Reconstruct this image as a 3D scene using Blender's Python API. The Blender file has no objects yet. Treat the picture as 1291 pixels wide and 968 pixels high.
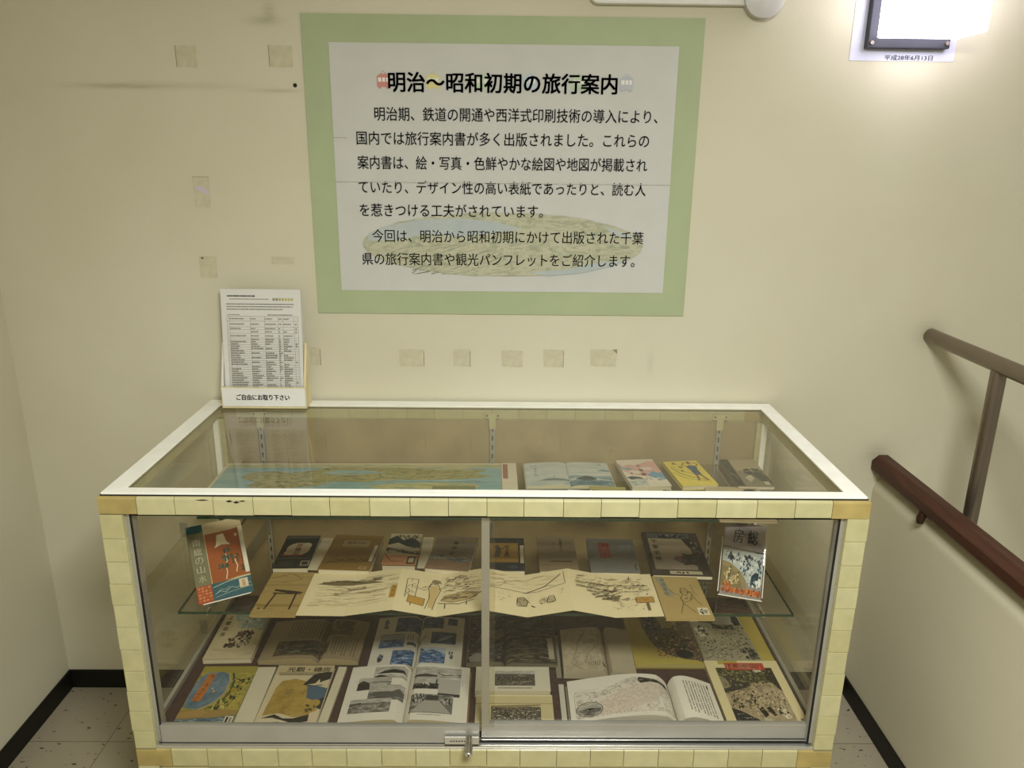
import bpy, bmesh, math, random
from mathutils import Vector, Matrix

scene = bpy.context.scene
COL = scene.collection
PI = math.pi

# ------------------------------------------------------------------ camera
cd = bpy.data.cameras.new('camera')
cam = bpy.data.objects.new('camera', cd)
COL.objects.link(cam)
FW = Vector((0.01107589, 0.95809923, -0.28622229))
RT = Vector((0.99990781, -0.00836381, 0.01069625))
UP = Vector((-0.00785416, 0.28631438, 0.95810354))
cam.matrix_world = Matrix(((RT.x, UP.x, -FW.x, 0.03165), (RT.y, UP.y, -FW.y, 0.0),
                           (RT.z, UP.z, -FW.z, 1.5452), (0, 0, 0, 1)))
cd.sensor_fit = 'HORIZONTAL'
cd.sensor_width = 36.0
cd.lens = 969.48 / 1291 * 36.0
cd.clip_start = 0.02
scene.camera = cam

# ------------------------------------------------------------------ world, lights, exposure
world = bpy.data.worlds.new('world')
scene.world = world
world.use_nodes = True
bg = world.node_tree.nodes['Background']
bg.inputs[0].default_value = (1.0, 0.98, 0.90, 1)
bg.inputs[1].default_value = 0.29

vs = scene.view_settings
vs.view_transform = 'Standard'
vs.look = 'None'
vs.gamma = 1.0
vs.use_curve_mapping = False
vs.exposure = 0.0
scene.cycles.transparent_max_bounces = 24
scene.cycles.max_bounces = 10


def area(name, loc, aim, sx, sy, power, color):
    l = bpy.data.lights.new(name, 'AREA')
    l.shape = 'RECTANGLE'
    l.size, l.size_y = sx, sy
    l.energy = power
    l.color = color
    o = bpy.data.objects.new(name, l)
    COL.objects.link(o)
    o.location = loc
    d = Vector(aim) - Vector(loc)
    o.rotation_euler = d.to_track_quat('-Z', 'Y').to_euler()
    return o


area('ceiling_tube_light', (0.30, -0.03, 2.17), (0.29, 0.14, 0.0), 0.50, 0.34, 58, (0.97, 1.0, 0.97))

# ------------------------------------------------------------------ materials
MATS = {}


def lin(h):
    h = h.lstrip('#')
    out = []
    for i in (0, 2, 4):
        c = int(h[i:i + 2], 16) / 255
        out.append(c / 12.92 if c <= 0.04045 else ((c + 0.055) / 1.055) ** 2.4)
    return (*out, 1)


def base(name, rough=0.7, metal=0.0, spec=0.3):
    m = bpy.data.materials.new(name)
    m.use_nodes = True
    nt = m.node_tree
    b = nt.nodes['Principled BSDF']
    b.inputs['Roughness'].default_value = rough
    b.inputs['Metallic'].default_value = metal
    b.inputs['Specular IOR Level'].default_value = spec
    return m, nt, b


def plain(name, hexc, rough=0.7, metal=0.0, spec=0.3, var=0.06, scale=25, bump=0.0, bscale=200):
    """a colour with a little procedural unevenness"""
    if name in MATS:
        return MATS[name]
    m, nt, b = base(name, rough, metal, spec)
    tc = nt.nodes.new('ShaderNodeTexCoord')
    nz = nt.nodes.new('ShaderNodeTexNoise')
    nz.inputs['Scale'].default_value = scale
    nz.inputs['Detail'].default_value = 3
    nt.links.new(tc.outputs['Object'], nz.inputs['Vector'])
    cr = nt.nodes.new('ShaderNodeValToRGB')
    c = lin(hexc)
    cr.color_ramp.elements[0].position = 0.3
    cr.color_ramp.elements[1].position = 0.7
    cr.color_ramp.elements[0].color = tuple(max(0, v * (1 - var * 1.6)) for v in c[:3]) + (1,)
    cr.color_ramp.elements[1].color = tuple(min(1, v * (1 + var)) for v in c[:3]) + (1,)
    nt.links.new(nz.outputs['Fac'], cr.inputs['Fac'])
    nt.links.new(cr.outputs['Color'], b.inputs['Base Color'])
    if bump:
        n2 = nt.nodes.new('ShaderNodeTexNoise')
        n2.inputs['Scale'].default_value = bscale
        n2.inputs['Detail'].default_value = 2
        nt.links.new(tc.outputs['Object'], n2.inputs['Vector'])
        bp = nt.nodes.new('ShaderNodeBump')
        bp.inputs['Strength'].default_value = bump
        bp.inputs['Distance'].default_value = 0.001
        nt.links.new(n2.outputs['Fac'], bp.inputs['Height'])
        nt.links.new(bp.outputs['Normal'], b.inputs['Normal'])
    MATS[name] = m
    return m


def ink(hexc):
    return plain('paper_' + hexc.lstrip('#'), hexc, rough=0.8, spec=0.15, var=0.02, scale=12)


def texmat(name, stops, scale, detail=6, rough=0.75, stretch=(1, 1, 1), dist=0.0, kind='noise', rot=0.0):
    """printed picture: a noise or wave run through a colour ramp"""
    if name in MATS:
        return MATS[name]
    m, nt, b = base(name, rough, 0, 0.15)
    tc = nt.nodes.new('ShaderNodeTexCoord')
    mp = nt.nodes.new('ShaderNodeMapping')
    mp.inputs['Scale'].default_value = stretch
    mp.inputs['Rotation'].default_value = (0, 0, rot)
    nt.links.new(tc.outputs['Object'], mp.inputs['Vector'])
    if kind == 'noise':
        t = nt.nodes.new('ShaderNodeTexNoise')
        t.inputs['Detail'].default_value = detail
        t.inputs['Distortion'].default_value = dist
        t.inputs['Roughness'].default_value = 0.62
        out = t.outputs['Fac']
    elif kind == 'wave':
        t = nt.nodes.new('ShaderNodeTexWave')
        t.inputs['Distortion'].default_value = dist
        t.inputs['Detail'].default_value = detail
        out = t.outputs['Fac']
    else:
        t = nt.nodes.new('ShaderNodeTexVoronoi')
        out = t.outputs['Distance']
    t.inputs['Scale'].default_value = scale
    nt.links.new(mp.outputs['Vector'], t.inputs['Vector'])
    cr = nt.nodes.new('ShaderNodeValToRGB')
    el = cr.color_ramp.elements
    while len(el) < len(stops):
        el.new(0.5)
    for e, (p, c) in zip(el, stops):
        e.position = p
        e.color = lin(c)
    nt.links.new(out, cr.inputs['Fac'])
    nt.links.new(cr.outputs['Color'], b.inputs['Base Color'])
    MATS[name] = m
    return m


def glassmat(name, tint, ior=1.45, rough=0.0):
    m = bpy.data.materials.new(name)
    m.use_nodes = True
    nt = m.node_tree
    nt.nodes.remove(nt.nodes['Principled BSDF'])
    out = nt.nodes['Material Output']
    tr = nt.nodes.new('ShaderNodeBsdfTransparent')
    tr.inputs[0].default_value = lin(tint)
    gl = nt.nodes.new('ShaderNodeBsdfGlossy')
    gl.inputs['Roughness'].default_value = rough
    lw = nt.nodes.new('ShaderNodeLayerWeight')        # same reflectance from either side of the thin pane
    lw.inputs['Blend'].default_value = 0.5
    pw = nt.nodes.new('ShaderNodeMath')
    pw.operation = 'POWER'
    pw.inputs[1].default_value = 5.0
    nt.links.new(lw.outputs['Facing'], pw.inputs[0])
    fr = nt.nodes.new('ShaderNodeMath')
    fr.operation = 'MULTIPLY_ADD'
    fr.inputs[1].default_value = 0.96
    fr.inputs[2].default_value = 0.038
    nt.links.new(pw.outputs[0], fr.inputs[0])
    mx = nt.nodes.new('ShaderNodeMixShader')
    nt.links.new(fr.outputs[0], mx.inputs[0])
    nt.links.new(tr.outputs[0], mx.inputs[1])
    nt.links.new(gl.outputs[0], mx.inputs[2])
    nt.links.new(mx.outputs[0], out.inputs[0])
    MATS[name] = m
    return m


GLASS = glassmat('glass_pane', '#f9f8f4')
GLASS_EDGE = plain('glass_edge', '#25402f', rough=0.2, spec=0.5)
ACRYL = glassmat('clear_acrylic', '#f1f3f0')
CREAM = plain('cream_tape', '#bdb688', rough=0.26, spec=0.6, var=0.05, scale=30, bump=0.25, bscale=60)
CREAM2 = plain('cream_tape_pale', '#c1ba8e', rough=0.26, spec=0.6, var=0.05, scale=30, bump=0.25, bscale=50)
CREAM3 = plain('cream_tape_aged', '#b9b182', rough=0.26, spec=0.6, var=0.06, scale=30, bump=0.25, bscale=70)
YELLOW = plain('yellowed_tape', '#ad995e', rough=0.45, spec=0.4, var=0.12, scale=18)
SEAM = plain('tape_seam', '#8d8660', rough=0.8)
LIDWHITE = plain('lid_white', '#fbfaf1', rough=0.45, spec=0.4, var=0.03)
GASKET_SHADOW = plain('black_gasket_and_shadow', '#1d1b17', rough=0.7)
ALU = plain('aluminium', '#bebcb4', rough=0.40, metal=0.6, var=0.05, scale=10)
ALU2 = plain('aluminium_bright', '#dad8d0', rough=0.3, metal=0.8, var=0.03)
CHROME = plain('chrome', '#cfcfcf', rough=0.12, metal=1.0, var=0.02)
STEEL = plain('stainless_tube', '#85796c', rough=0.33, metal=0.85, var=0.06, scale=8)
BLACK = plain('black_rubber', '#15140f', rough=0.5, spec=0.3)
DARKMETAL = plain('dark_grey_metal', '#3c3c40', rough=0.45, metal=0.5)
FELT = plain('maroon_felt', '#4a3530', rough=0.95, var=0.15, scale=90)
PANEL = plain('hessian_panel', '#a5946e', rough=0.92, var=0.10, scale=12, bump=0.4, bscale=500)
SLOT = plain('slot_dark', '#23211e', rough=0.8)
PLASTW = plain('white_plastic', '#dedbd3', rough=0.4, var=0.02)
PAPERW = ink('#c9c8c1')
PAPERB = ink('#e6e4de')
PAPERC = ink('#d9d7d0')
BLK = '#15130f'

# printed pictures
TX = {
    'bw': texmat('photo_grey', [(0.30, '#2f2e2c'), (0.5, '#77756f'), (0.72, '#b9b6ae')], 60, 8, stretch=(1, 2, 1)),
    'bwl': texmat('photo_pale_grey', [(0.3, '#8f8d86'), (0.5, '#aaa79f'), (0.7, '#c9c6bd')], 50, 6, stretch=(1, 3, 1)),
    'bwd': texmat('photo_dark_grey', [(0.36, '#0f0f10'), (0.52, '#33322f'), (0.66, '#7a776e')], 75, 8, stretch=(1, 1.8, 1), dist=0.6),
    'dusk': texmat('plate_dark_waves', [(0.38, '#12120f'), (0.5, '#35332b'), (0.6, '#68644f'), (0.75, '#8b876e')], 70, 8, stretch=(0.5, 2.2, 1), dist=0.8),
    'blue': texmat('photo_blue', [(0.32, '#16243f'), (0.5, '#3f5f8c'), (0.66, '#9fb2c6')], 55, 8, stretch=(1, 2, 1)),
    'blued': texmat('photo_deep_blue', [(0.35, '#101c35'), (0.52, '#2c4a79'), (0.72, '#7f99b8')], 60, 8, stretch=(1, 2.4, 1)),
    'sepia': texmat('photo_sepia', [(0.3, '#2d2519'), (0.52, '#54472f'), (0.75, '#8d7d58')], 45, 8, stretch=(1, 2, 1)),
    'crowd': texmat('print_crowd', [(0.36, '#17130f'), (0.48, '#4d4433'), (0.56, '#8d8062'), (0.63, '#6d4231'), (0.72, '#b5a988')], 260, 6, dist=0.4),
    'crowdb': texmat('photo_crowd_grey', [(0.34, '#1c1916'), (0.5, '#4a443a'), (0.58, '#7d7564'), (0.7, '#b5ac98')], 330, 4),
    'leaf': texmat('print_foliage', [(0.34, '#1f1d14'), (0.5, '#4b482f'), (0.62, '#6d6a45'), (0.75, '#9a9164')], 120, 7),
    'ground': texmat('print_ground', [(0.35, '#8c7d5e'), (0.5, '#a7977a'), (0.68, '#b9ab8b')], 70, 6),
    'sea': texmat('print_sea_blue', [(0.3, '#7fa5ab'), (0.55, '#93b4b6'), (0.75, '#a9c1bd')], 14, 4, stretch=(0.5, 2, 1)),
    'hills': texmat('print_hills', [(0.34, '#4a5a3c'), (0.44, '#868648'), (0.52, '#b9ad70'), (0.60, '#77885a'), (0.68, '#cdc28e'), (0.78, '#6f6244')], 42, 9, stretch=(0.8, 1.8, 1), dist=1.2),
    'hills2': texmat('print_hills_far', [(0.34, '#8ba28a'), (0.48, '#b5b58a'), (0.6, '#cfc393'), (0.75, '#a8a374')], 30, 8, stretch=(0.5, 2.6, 1), dist=0.6),
    'bayland': texmat('print_bay_land', [(0.34, '#4f5a30'), (0.46, '#8c8a3e'), (0.56, '#b6a24d'), (0.66, '#6f7a40'), (0.78, '#c4b370')], 40, 8, dist=1.0),
    'baysea': texmat('print_bay_sea', [(0.35, '#51687b'), (0.55, '#6c8291'), (0.75, '#86979b')], 30, 6),
    'foam': texmat('print_breakers', [(0.35, '#3b5060'), (0.5, '#5a7280'), (0.64, '#a9aea0')], 60, 7, stretch=(0.6, 2, 1), dist=1.0),
    'ochre': texmat('print_ochre', [(0.32, '#8c7436'), (0.5, '#a58b45'), (0.7, '#b59a55')], 40, 7),
    'maproad': texmat('print_map_lines', [(0.42, '#dcd6cc'), (0.48, '#d4ccc1'), (0.5, '#7d756b'), (0.52, '#d6cfc4'), (0.6, '#dcd6cc')], 55, 8, dist=0.8),
    'mapred': texmat('print_map_red', [(0.4, '#d6cec2'), (0.49, '#cdbfb2'), (0.505, '#a48c80'), (0.52, '#cfc3b7'), (0.65, '#d9d2c7')], 110, 8, dist=0.6),
    'mapold': texmat('print_old_map', [(0.42, '#b6ab93'), (0.49, '#b0a48c'), (0.5, '#6a6151'), (0.51, '#b1a58d'), (0.62, '#b9ae97')], 38, 6, dist=0.5),
    'wood2': texmat('print_pine_dark', [(0.4, '#0c0b0a'), (0.52, '#26231f'), (0.7, '#4f4a41')], 80, 6),
    'mist': texmat('print_mist', [(0.3, '#b5c0c0'), (0.55, '#c8cfcb'), (0.75, '#d7d9d1')], 22, 5, stretch=(0.4, 2, 1)),
    'palehill': texmat('poster_oval_hills', [(0.36, '#9da189'), (0.47, '#b3b399'), (0.55, '#c0bca4'), (0.63, '#a8ab92'), (0.74, '#8f927b')], 26, 9, stretch=(0.8, 1, 2.0), dist=1.4, rot=0.3),
    'palesea': texmat('poster_oval_sea', [(0.3, '#abb4b3'), (0.6, '#b5bbb7'), (0.8, '#bdc0ba')], 12, 3),
    'leafmess': texmat('print_tiny_text', [(0.44, '#dddad2'), (0.5, '#8b887f'), (0.56, '#dedbd3')], 300, 3, stretch=(0.5, 2, 2)),
}


def M(c):
    if isinstance(c, bpy.types.Material):
        return c
    if c.startswith('#'):
        return ink(c)
    return TX[c]


# ------------------------------------------------------------------ mesh builder
DZ = 0.00004
TXT = {}


def text_tris(s, bold=0.0):
    """outline of a string in the built-in font, as 2-D triangles in a unit box"""
    k = (s, bold)
    if k in TXT:
        return TXT[k]
    cu = bpy.data.curves.new('txt', 'FONT')
    cu.body = s
    cu.size = 1.0
    cu.resolution_u = 3
    o = bpy.data.objects.new('txt', cu)
    COL.objects.link(o)
    dg = bpy.context.evaluated_depsgraph_get()
    me = bpy.data.meshes.new_from_object(o.evaluated_get(dg))
    v = [(p.co.x, p.co.y) for p in me.vertices]
    f = [tuple(p.vertices) for p in me.polygons]
    bpy.data.objects.remove(o)
    bpy.data.curves.remove(cu)
    bpy.data.meshes.remove(me)
    if v:
        x0, x1 = min(a for a, b in v), max(a for a, b in v)
        y0, y1 = min(b for a, b in v), max(b for a, b in v)
        sx, sy = max(x1 - x0, 1e-6), max(y1 - y0, 1e-6)
        v = [((a - x0) / sx, (b - y0) / sy) for a, b in v]
    TXT[k] = (v, f, (sx, sy, x0, y0) if v else (1, 1, 0, 0))
    return TXT[k]


class MB:
    def __init__(self):
        self.v, self.f, self.m = [], [], []
        self.mats = []
        self.lw = 1.35

    def mi(self, mat):
        if mat not in self.mats:
            self.mats.append(mat)
        return self.mats.index(mat)

    def add(self, verts, faces, mat):
        n = len(self.v)
        i = self.mi(mat)
        self.v += [tuple(p) for p in verts]
        for f in faces:
            self.f.append(tuple(n + a for a in f))
            self.m.append(i)

    def box(self, x0, x1, y0, y1, z0, z1, mat):
        V = [(x, y, z) for z in (z0, z1) for y in (y0, y1) for x in (x0, x1)]
        self.add(V, [(0, 2, 3, 1), (4, 5, 7, 6), (0, 1, 5, 4), (2, 6, 7, 3), (0, 4, 6, 2), (1, 3, 7, 5)], mat)

    def cbox(self, x0, x1, y0, y1, z0, z1, mat, c=0.002):
        """box with chamfered edges"""
        bm = bmesh.new()
        bmesh.ops.create_cube(bm, size=1)
        for p in bm.verts:
            p.co = Vector(((x0 + x1) / 2 + p.co.x * (x1 - x0), (y0 + y1) / 2 + p.co.y * (y1 - y0), (z0 + z1) / 2 + p.co.z * (z1 - z0)))
        bmesh.ops.bevel(bm, geom=bm.edges[:], offset=c, segments=2, affect='EDGES', profile=0.6)
        self.frombm(bm, mat)

    def frombm(self, bm, mat):
        bm.verts.index_update()
        self.add([p.co[:] for p in bm.verts], [[q.index for q in f.verts] for f in bm.faces], mat)
        bm.free()

    def tube(self, pts, r, mat, n=14, cap=True):
        pts = [Vector(p) for p in pts]
        rings = []
        for i, p in enumerate(pts):
            d = (pts[min(i + 1, len(pts) - 1)] - pts[max(i - 1, 0)]).normalized()
            a = Vector((0, 0, 1)) if abs(d.z) < 0.9 else Vector((1, 0, 0))
            u = d.cross(a).normalized()
            w = d.cross(u).normalized()
            rr = r[i] if isinstance(r, (list, tuple)) else r
            rings.append([p + (u * math.cos(2 * PI * k / n) + w * math.sin(2 * PI * k / n)) * rr for k in range(n)])
        V = [q for ring in rings for q in ring]
        F = []
        for i in range(len(rings) - 1):
            for k in range(n):
                a, b = i * n + k, i * n + (k + 1) % n
                F.append((a, a + n, b + n, b))
        if cap:
            F.append(tuple(range(n)))
            F.append(tuple(range((len(rings) - 1) * n, len(rings) * n))[::-1])
        self.add(V, F, mat)

    def prism(self, poly, y0, y1, mat, axis='y'):
        """closed outline extruded along y (outline in x,z) or z (outline in x,y) or x (outline in y,z)"""
        n = len(poly)
        mk = {'y': lambda a, b, t: (a, t, b), 'z': lambda a, b, t: (a, b, t), 'x': lambda a, b, t: (t, a, b)}[axis]
        V = [mk(a, b, y0) for a, b in poly] + [mk(a, b, y1) for a, b in poly]
        F = [tuple(range(n)), tuple(range(2 * n - 1, n - 1, -1))] + [(i, i + n, (i + 1) % n + n, (i + 1) % n) for i in range(n)]
        bm = bmesh.new()
        vs_ = [bm.verts.new(p) for p in V]
        for f in F:
            bm.faces.new([vs_[i] for i in f])
        bmesh.ops.recalc_face_normals(bm, faces=bm.faces[:])
        self.frombm(bm, mat)

    # ---- printed art: w x h page, lower left corner at (ox, oy), in percent of the page
    def art(self, ops, w, h, ox, oy, z, page=None, frame='xy'):
        kx, ky = w / 100, h / 100
        lay = [0]

        def P(a, b, dz=0.0):
            q = z + DZ * lay[0] + dz
            if frame == 'xy':
                return (ox + a * kx, oy + b * ky, q)
            return (ox + a * kx, -q, oy + b * ky)     # upright sheet facing -y

        def poly(pts, c, dz=0.0):
            s = sum(pts[i][0] * pts[(i + 1) % len(pts)][1] - pts[(i + 1) % len(pts)][0] * pts[i][1] for i in range(len(pts)))
            if s < 0:
                pts = pts[::-1]
            self.add([P(a, b, dz) for a, b in pts], [tuple(range(len(pts)))], M(c))

        def tx(s, x0, y0, sw, sh, c, bold):
            v, f, _ = text_tris(s)
            e = bold * sh * ky / kx
            for d in ([0] if not bold else [-e, e] if bold < .015 else [-e, 0, e]):
                for g in ([0] if bold < .015 else [-bold * sh * .6, bold * sh * .6]):
                    self.add([P(x0 + a * sw + d, y0 + b * sh + g) for a, b in v], f, M(c))

        if page:
            poly([(0, 0), (100, 0), (100, 100), (0, 100)], page)
        for op in ops:
            lay[0] += 1
            k = op[0]
            if k == 'r':
                poly([(op[1], op[2]), (op[3], op[2]), (op[3], op[4]), (op[1], op[4])], op[5])
            elif k == 'p':
                poly(list(op[1]), op[2])
            elif k == 'e':
                n = 28
                poly([(op[1] + op[3] * math.cos(2 * PI * i / n), op[2] + op[4] * math.sin(2 * PI * i / n)) for i in range(n)], op[5])
            elif k == 'l':
                pts, wd, c = op[1], op[2] * self.lw / 1000, op[3]
                for i in range(len(pts) - 1):
                    (a, b), (e, g) = pts[i], pts[i + 1]
                    dx, dy = (e - a) * kx, (g - b) * ky
                    L = math.hypot(dx, dy) or 1
                    nx, ny = -dy / L * wd / 2 / kx, dx / L * wd / 2 / ky
                    poly([(a + nx, b + ny), (a - nx, b - ny), (e - nx, g - ny), (e + nx, g + ny)], c, DZ * 0.1 * (i % 5))
            elif k == 't':
                _, s, x0, yc, sw, sh, c = op[:7]
                tx(s, x0, yc - sh / 2, sw, sh, c, op[7] if len(op) > 7 else 0.0)
            elif k == 'v':
                _, s, xc, yt, cw, ch, pitch, c = op[:8]
                bo = op[8] if len(op) > 8 else 0.0
                for i, chh in enumerate(s):
                    tx(chh, xc - cw / 2, yt - i * pitch - ch, cw, ch, c, bo)
            elif k == 's':
                _, x0, y0, x1, y1, n, s0, s1, cs, seed = op
                R = random.Random(seed)
                for i in range(n):
                    s = R.uniform(s0, s1)
                    a, b = R.uniform(x0, x1 - s), R.uniform(y0, y1 - s)
                    pts = [(a + s * R.uniform(0, .35), b + s * R.uniform(0, .35)), (a + s * R.uniform(.6, 1), b + s * R.uniform(0, .3)),
                           (a + s * R.uniform(.6, 1), b + s * R.uniform(.6, 1)), (a + s * R.uniform(0, .35), b + s * R.uniform(.6, 1))]
                    poly(pts, R.choice(cs), DZ * 0.12 * (i % 8))
            elif k == 'h':
                _, x0, y0, x1, y1, n, ang, ln, wd, cs, seed = op
                R = random.Random(seed)
                for i in range(n):
                    a, b = R.uniform(x0, x1), R.uniform(y0, y1)
                    t = ang + R.uniform(-.25, .25)
                    q = ln * R.uniform(.5, 1.2) / 2
                    e, g = min(max(a + q * math.cos(t), x0), x1), min(max(b + q * math.sin(t), y0), y1)
                    a, b = min(max(a - q * math.cos(t), x0), x1), min(max(b - q * math.sin(t), y0), y1)
                    dx, dy = (e - a) * kx, (g - b) * ky
                    L = math.hypot(dx, dy) or 1
                    nx, ny = -dy / L * wd * self.lw / 2000 / kx, dx / L * wd * self.lw / 2000 / ky
                    poly([(a + nx, b + ny), (a - nx, b - ny), (e - nx, g - ny), (e + nx, g + ny)], R.choice(cs), DZ * 0.12 * (i % 8))
            elif k == 'b':      # block of vertical writing, too small to read: dashed columns
                _, x0, y0, x1, y1, n, c, seed = op
                R = random.Random(seed)
                cw = (x1 - x0) / n
                for i in range(n):
                    xc = x0 + (i + .5) * cw
                    yb = y0 + (R.uniform(0, .25) * (y1 - y0) if i % 3 == 0 else 0)
                    yy = y1
                    step = (y1 - y0) / 26
                    while yy > yb + step:
                        poly([(xc - cw * .2, yy - step * .75), (xc + cw * .2, yy - step * .75), (xc + cw * .2, yy), (xc - cw * .2, yy)], c)
                        yy -= step * R.choice([1, 1, 1, 1.6])
            elif k == 'd':      # line of horizontal writing, too small to read
                _, x0, yc, x1, hh, c, seed = op
                R = random.Random(seed)
                a = x0
                while a < x1 - 1:
                    q = R.uniform(.8, 2.2)
                    poly([(a, yc - hh / 2), (min(a + q, x1), yc - hh / 2), (min(a + q, x1), yc + hh / 2), (a, yc + hh / 2)], c)
                    a += q + R.uniform(.25, .7)
        return self

    def bend(self, fn, cuts):
        """slice across x at each cut and lift by fn(x, y)"""
        bm = bmesh.new()
        vs_ = [bm.verts.new(p) for p in self.v]
        for f, m in zip(self.f, self.m):
            try:
                nf = bm.faces.new([vs_[i] for i in f])
                nf.material_index = m
            except ValueError:
                pass
        for c in cuts:
            bmesh.ops.bisect_plane(bm, geom=bm.verts[:] + bm.edges[:] + bm.faces[:], dist=1e-7, plane_co=(c, 0, 0), plane_no=(1, 0, 0))
        for p in bm.verts:
            p.co.z += fn(p.co.x, p.co.y)
        bm.verts.index_update()
        self.v = [p.co[:] for p in bm.verts]
        self.f = [tuple(q.index for q in f.verts) for f in bm.faces]
        self.m = [f.material_index for f in bm.faces]
        bm.free()

    def build(self, name, parent=None, smooth=False, bevel=0.0, world_coords=False, loc=None):
        me = bpy.data.meshes.new(name)
        off = parent.location if (world_coords and parent is not None) else Vector((0, 0, 0))
        if loc is not None:
            off = Vector(loc)
        me.from_pydata([(a - off.x, b - off.y, c - off.z) for a, b, c in self.v], [], self.f)
        for m in self.mats:
            me.materials.append(m)
        me.polygons.foreach_set('material_index', self.m)
        if smooth:
            me.polygons.foreach_set('use_smooth', [True] * len(self.f))
        me.update()
        o = bpy.data.objects.new(name, me)
        COL.objects.link(o)
        if parent is not None:
            o.parent = parent
        if loc is not None:
            o.location = loc
        if bevel:
            b = o.modifiers.new('bevel', 'BEVEL')
            b.width = bevel
            b.segments = 2
            b.limit_method = 'ANGLE'
        if smooth:
            w = o.modifiers.new('edges', 'EDGE_SPLIT')
            w.split_angle = 0.7
        return o


def tag(o, label, cat, group=None):
    o['label'] = label
    o['category'] = cat
    if group:
        o['group'] = group
    return o


def thing(name, label, cat, loc=(0, 0, 0), rotz=0.0, group=None):
    o = bpy.data.objects.new(name, None)
    COL.objects.link(o)
    o.empty_display_size = 0.05
    o.location = loc
    o.rotation_euler = (0, 0, math.radians(rotz))
    return tag(o, label, cat, group)


def struct(name, mb, **k):
    o = mb.build(name, **k)
    o['kind'] = 'structure'
    return o


# ------------------------------------------------------------------ the room
WY = 1.9646          # face of the back wall
LX = -1.2566         # face of the left wall
PX = 1.0640          # face of the low wall on the right


def wall_material():
    m, nt, b = base('cream_wall', 0.78, 0, 0.25)
    N, L = nt.nodes.new, nt.links.new
    tc = N('ShaderNodeTexCoord')
    nz = N('ShaderNodeTexNoise')
    nz.inputs['Scale'].default_value = 2.2
    nz.inputs['Detail'].default_value = 5
    L(tc.outputs['Object'], nz.inputs['Vector'])
    cr = N('ShaderNodeValToRGB')
    cr.color_ramp.elements[0].position = 0.3
    cr.color_ramp.elements[1].position = 0.7
    cr.color_ramp.elements[0].color = lin('#cbc4aa')
    cr.color_ramp.elements[1].color = lin('#d3cdb5')
    L(nz.outputs['Fac'], cr.inputs['Fac'])
    sep = N('ShaderNodeSeparateXYZ')
    L(tc.outputs['Object'], sep.inputs[0])
    mask = None

    def gauss(axis, c, s):
        a = N('ShaderNodeMath'); a.operation = 'SUBTRACT'; a.inputs[1].default_value = c
        L(sep.outputs[axis], a.inputs[0])
        d = N('ShaderNodeMath'); d.operation = 'DIVIDE'; d.inputs[1].default_value = s
        L(a.outputs[0], d.inputs[0])
        p = N('ShaderNodeMath'); p.operation = 'POWER'; p.inputs[1].default_value = 2
        L(d.outputs[0], p.inputs[0])
        e = N('ShaderNodeMath'); e.operation = 'MULTIPLY'; e.inputs[1].default_value = -1
        L(p.outputs[0], e.inputs[0])
        x = N('ShaderNodeMath'); x.operation = 'EXPONENT'
        L(e.outputs[0], x.inputs[0])
        return x

    # dark rubbed streak and scuffs left by things once hung here
    for cx, sx, cz, sz, k in ((-0.90, 0.10, 1.691, 0.006, .55), (-0.75, 0.16, 1.693, 0.009, .28), (-0.52, 0.06, 1.684, 0.005, .45),
                              (-0.535, 0.035, 1.838, 0.010, .6), (-0.52, 0.015, 1.86, 0.02, .4), (0.42, 0.008, 1.02, 0.03, .2), (1.15, 0.035, 1.105, 0.035, .55), (1.06, 0.035, 0.765, 0.03, .5)):
        gx, gz = gauss('X', cx, sx), gauss('Z', cz, sz)
        p = N('ShaderNodeMath'); p.operation = 'MULTIPLY'
        L(gx.outputs[0], p.inputs[0]); L(gz.outputs[0], p.inputs[1])
        s = N('ShaderNodeMath'); s.operation = 'MULTIPLY'; s.inputs[1].default_value = k
        L(p.outputs[0], s.inputs[0])
        if mask is None:
            mask = s
        else:
            a = N('ShaderNodeMath'); a.operation = 'ADD'
            L(mask.outputs[0], a.inputs[0]); L(s.outputs[0], a.inputs[1])
            mask = a
    n2 = N('ShaderNodeTexNoise')
    n2.inputs['Scale'].default_value = 30
    n2.inputs['Detail'].default_value = 4
    mp = N('ShaderNodeMapping')
    mp.inputs['Scale'].default_value = (0.5, 1, 6)
    L(tc.outputs['Object'], mp.inputs[0]); L(mp.outputs[0], n2.inputs['Vector'])
    mm = N('ShaderNodeMath'); mm.operation = 'MULTIPLY'
    L(mask.outputs[0], mm.inputs[0]); L(n2.outputs['Fac'], mm.inputs[1])
    mx = N('ShaderNodeMix'); mx.data_type = 'RGBA'
    mx.inputs[7].default_value = lin('#6d6548')
    L(mm.outputs[0], mx.inputs[0]); L(cr.outputs['Color'], mx.inputs[6])
    L(mx.outputs[2], b.inputs['Base Color'])
    n3 = N('ShaderNodeTexNoise')
    n3.inputs['Scale'].default_value = 260
    n3.inputs['Detail'].default_value = 3
    L(tc.outputs['Object'], n3.inputs['Vector'])
    bp = N('ShaderNodeBump'); bp.inputs['Strength'].default_value = 0.25; bp.inputs['Distance'].default_value = 0.001
    L(n3.outputs['Fac'], bp.inputs['Height']); L(bp.outputs['Normal'], b.inputs['Normal'])
    return m


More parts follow.
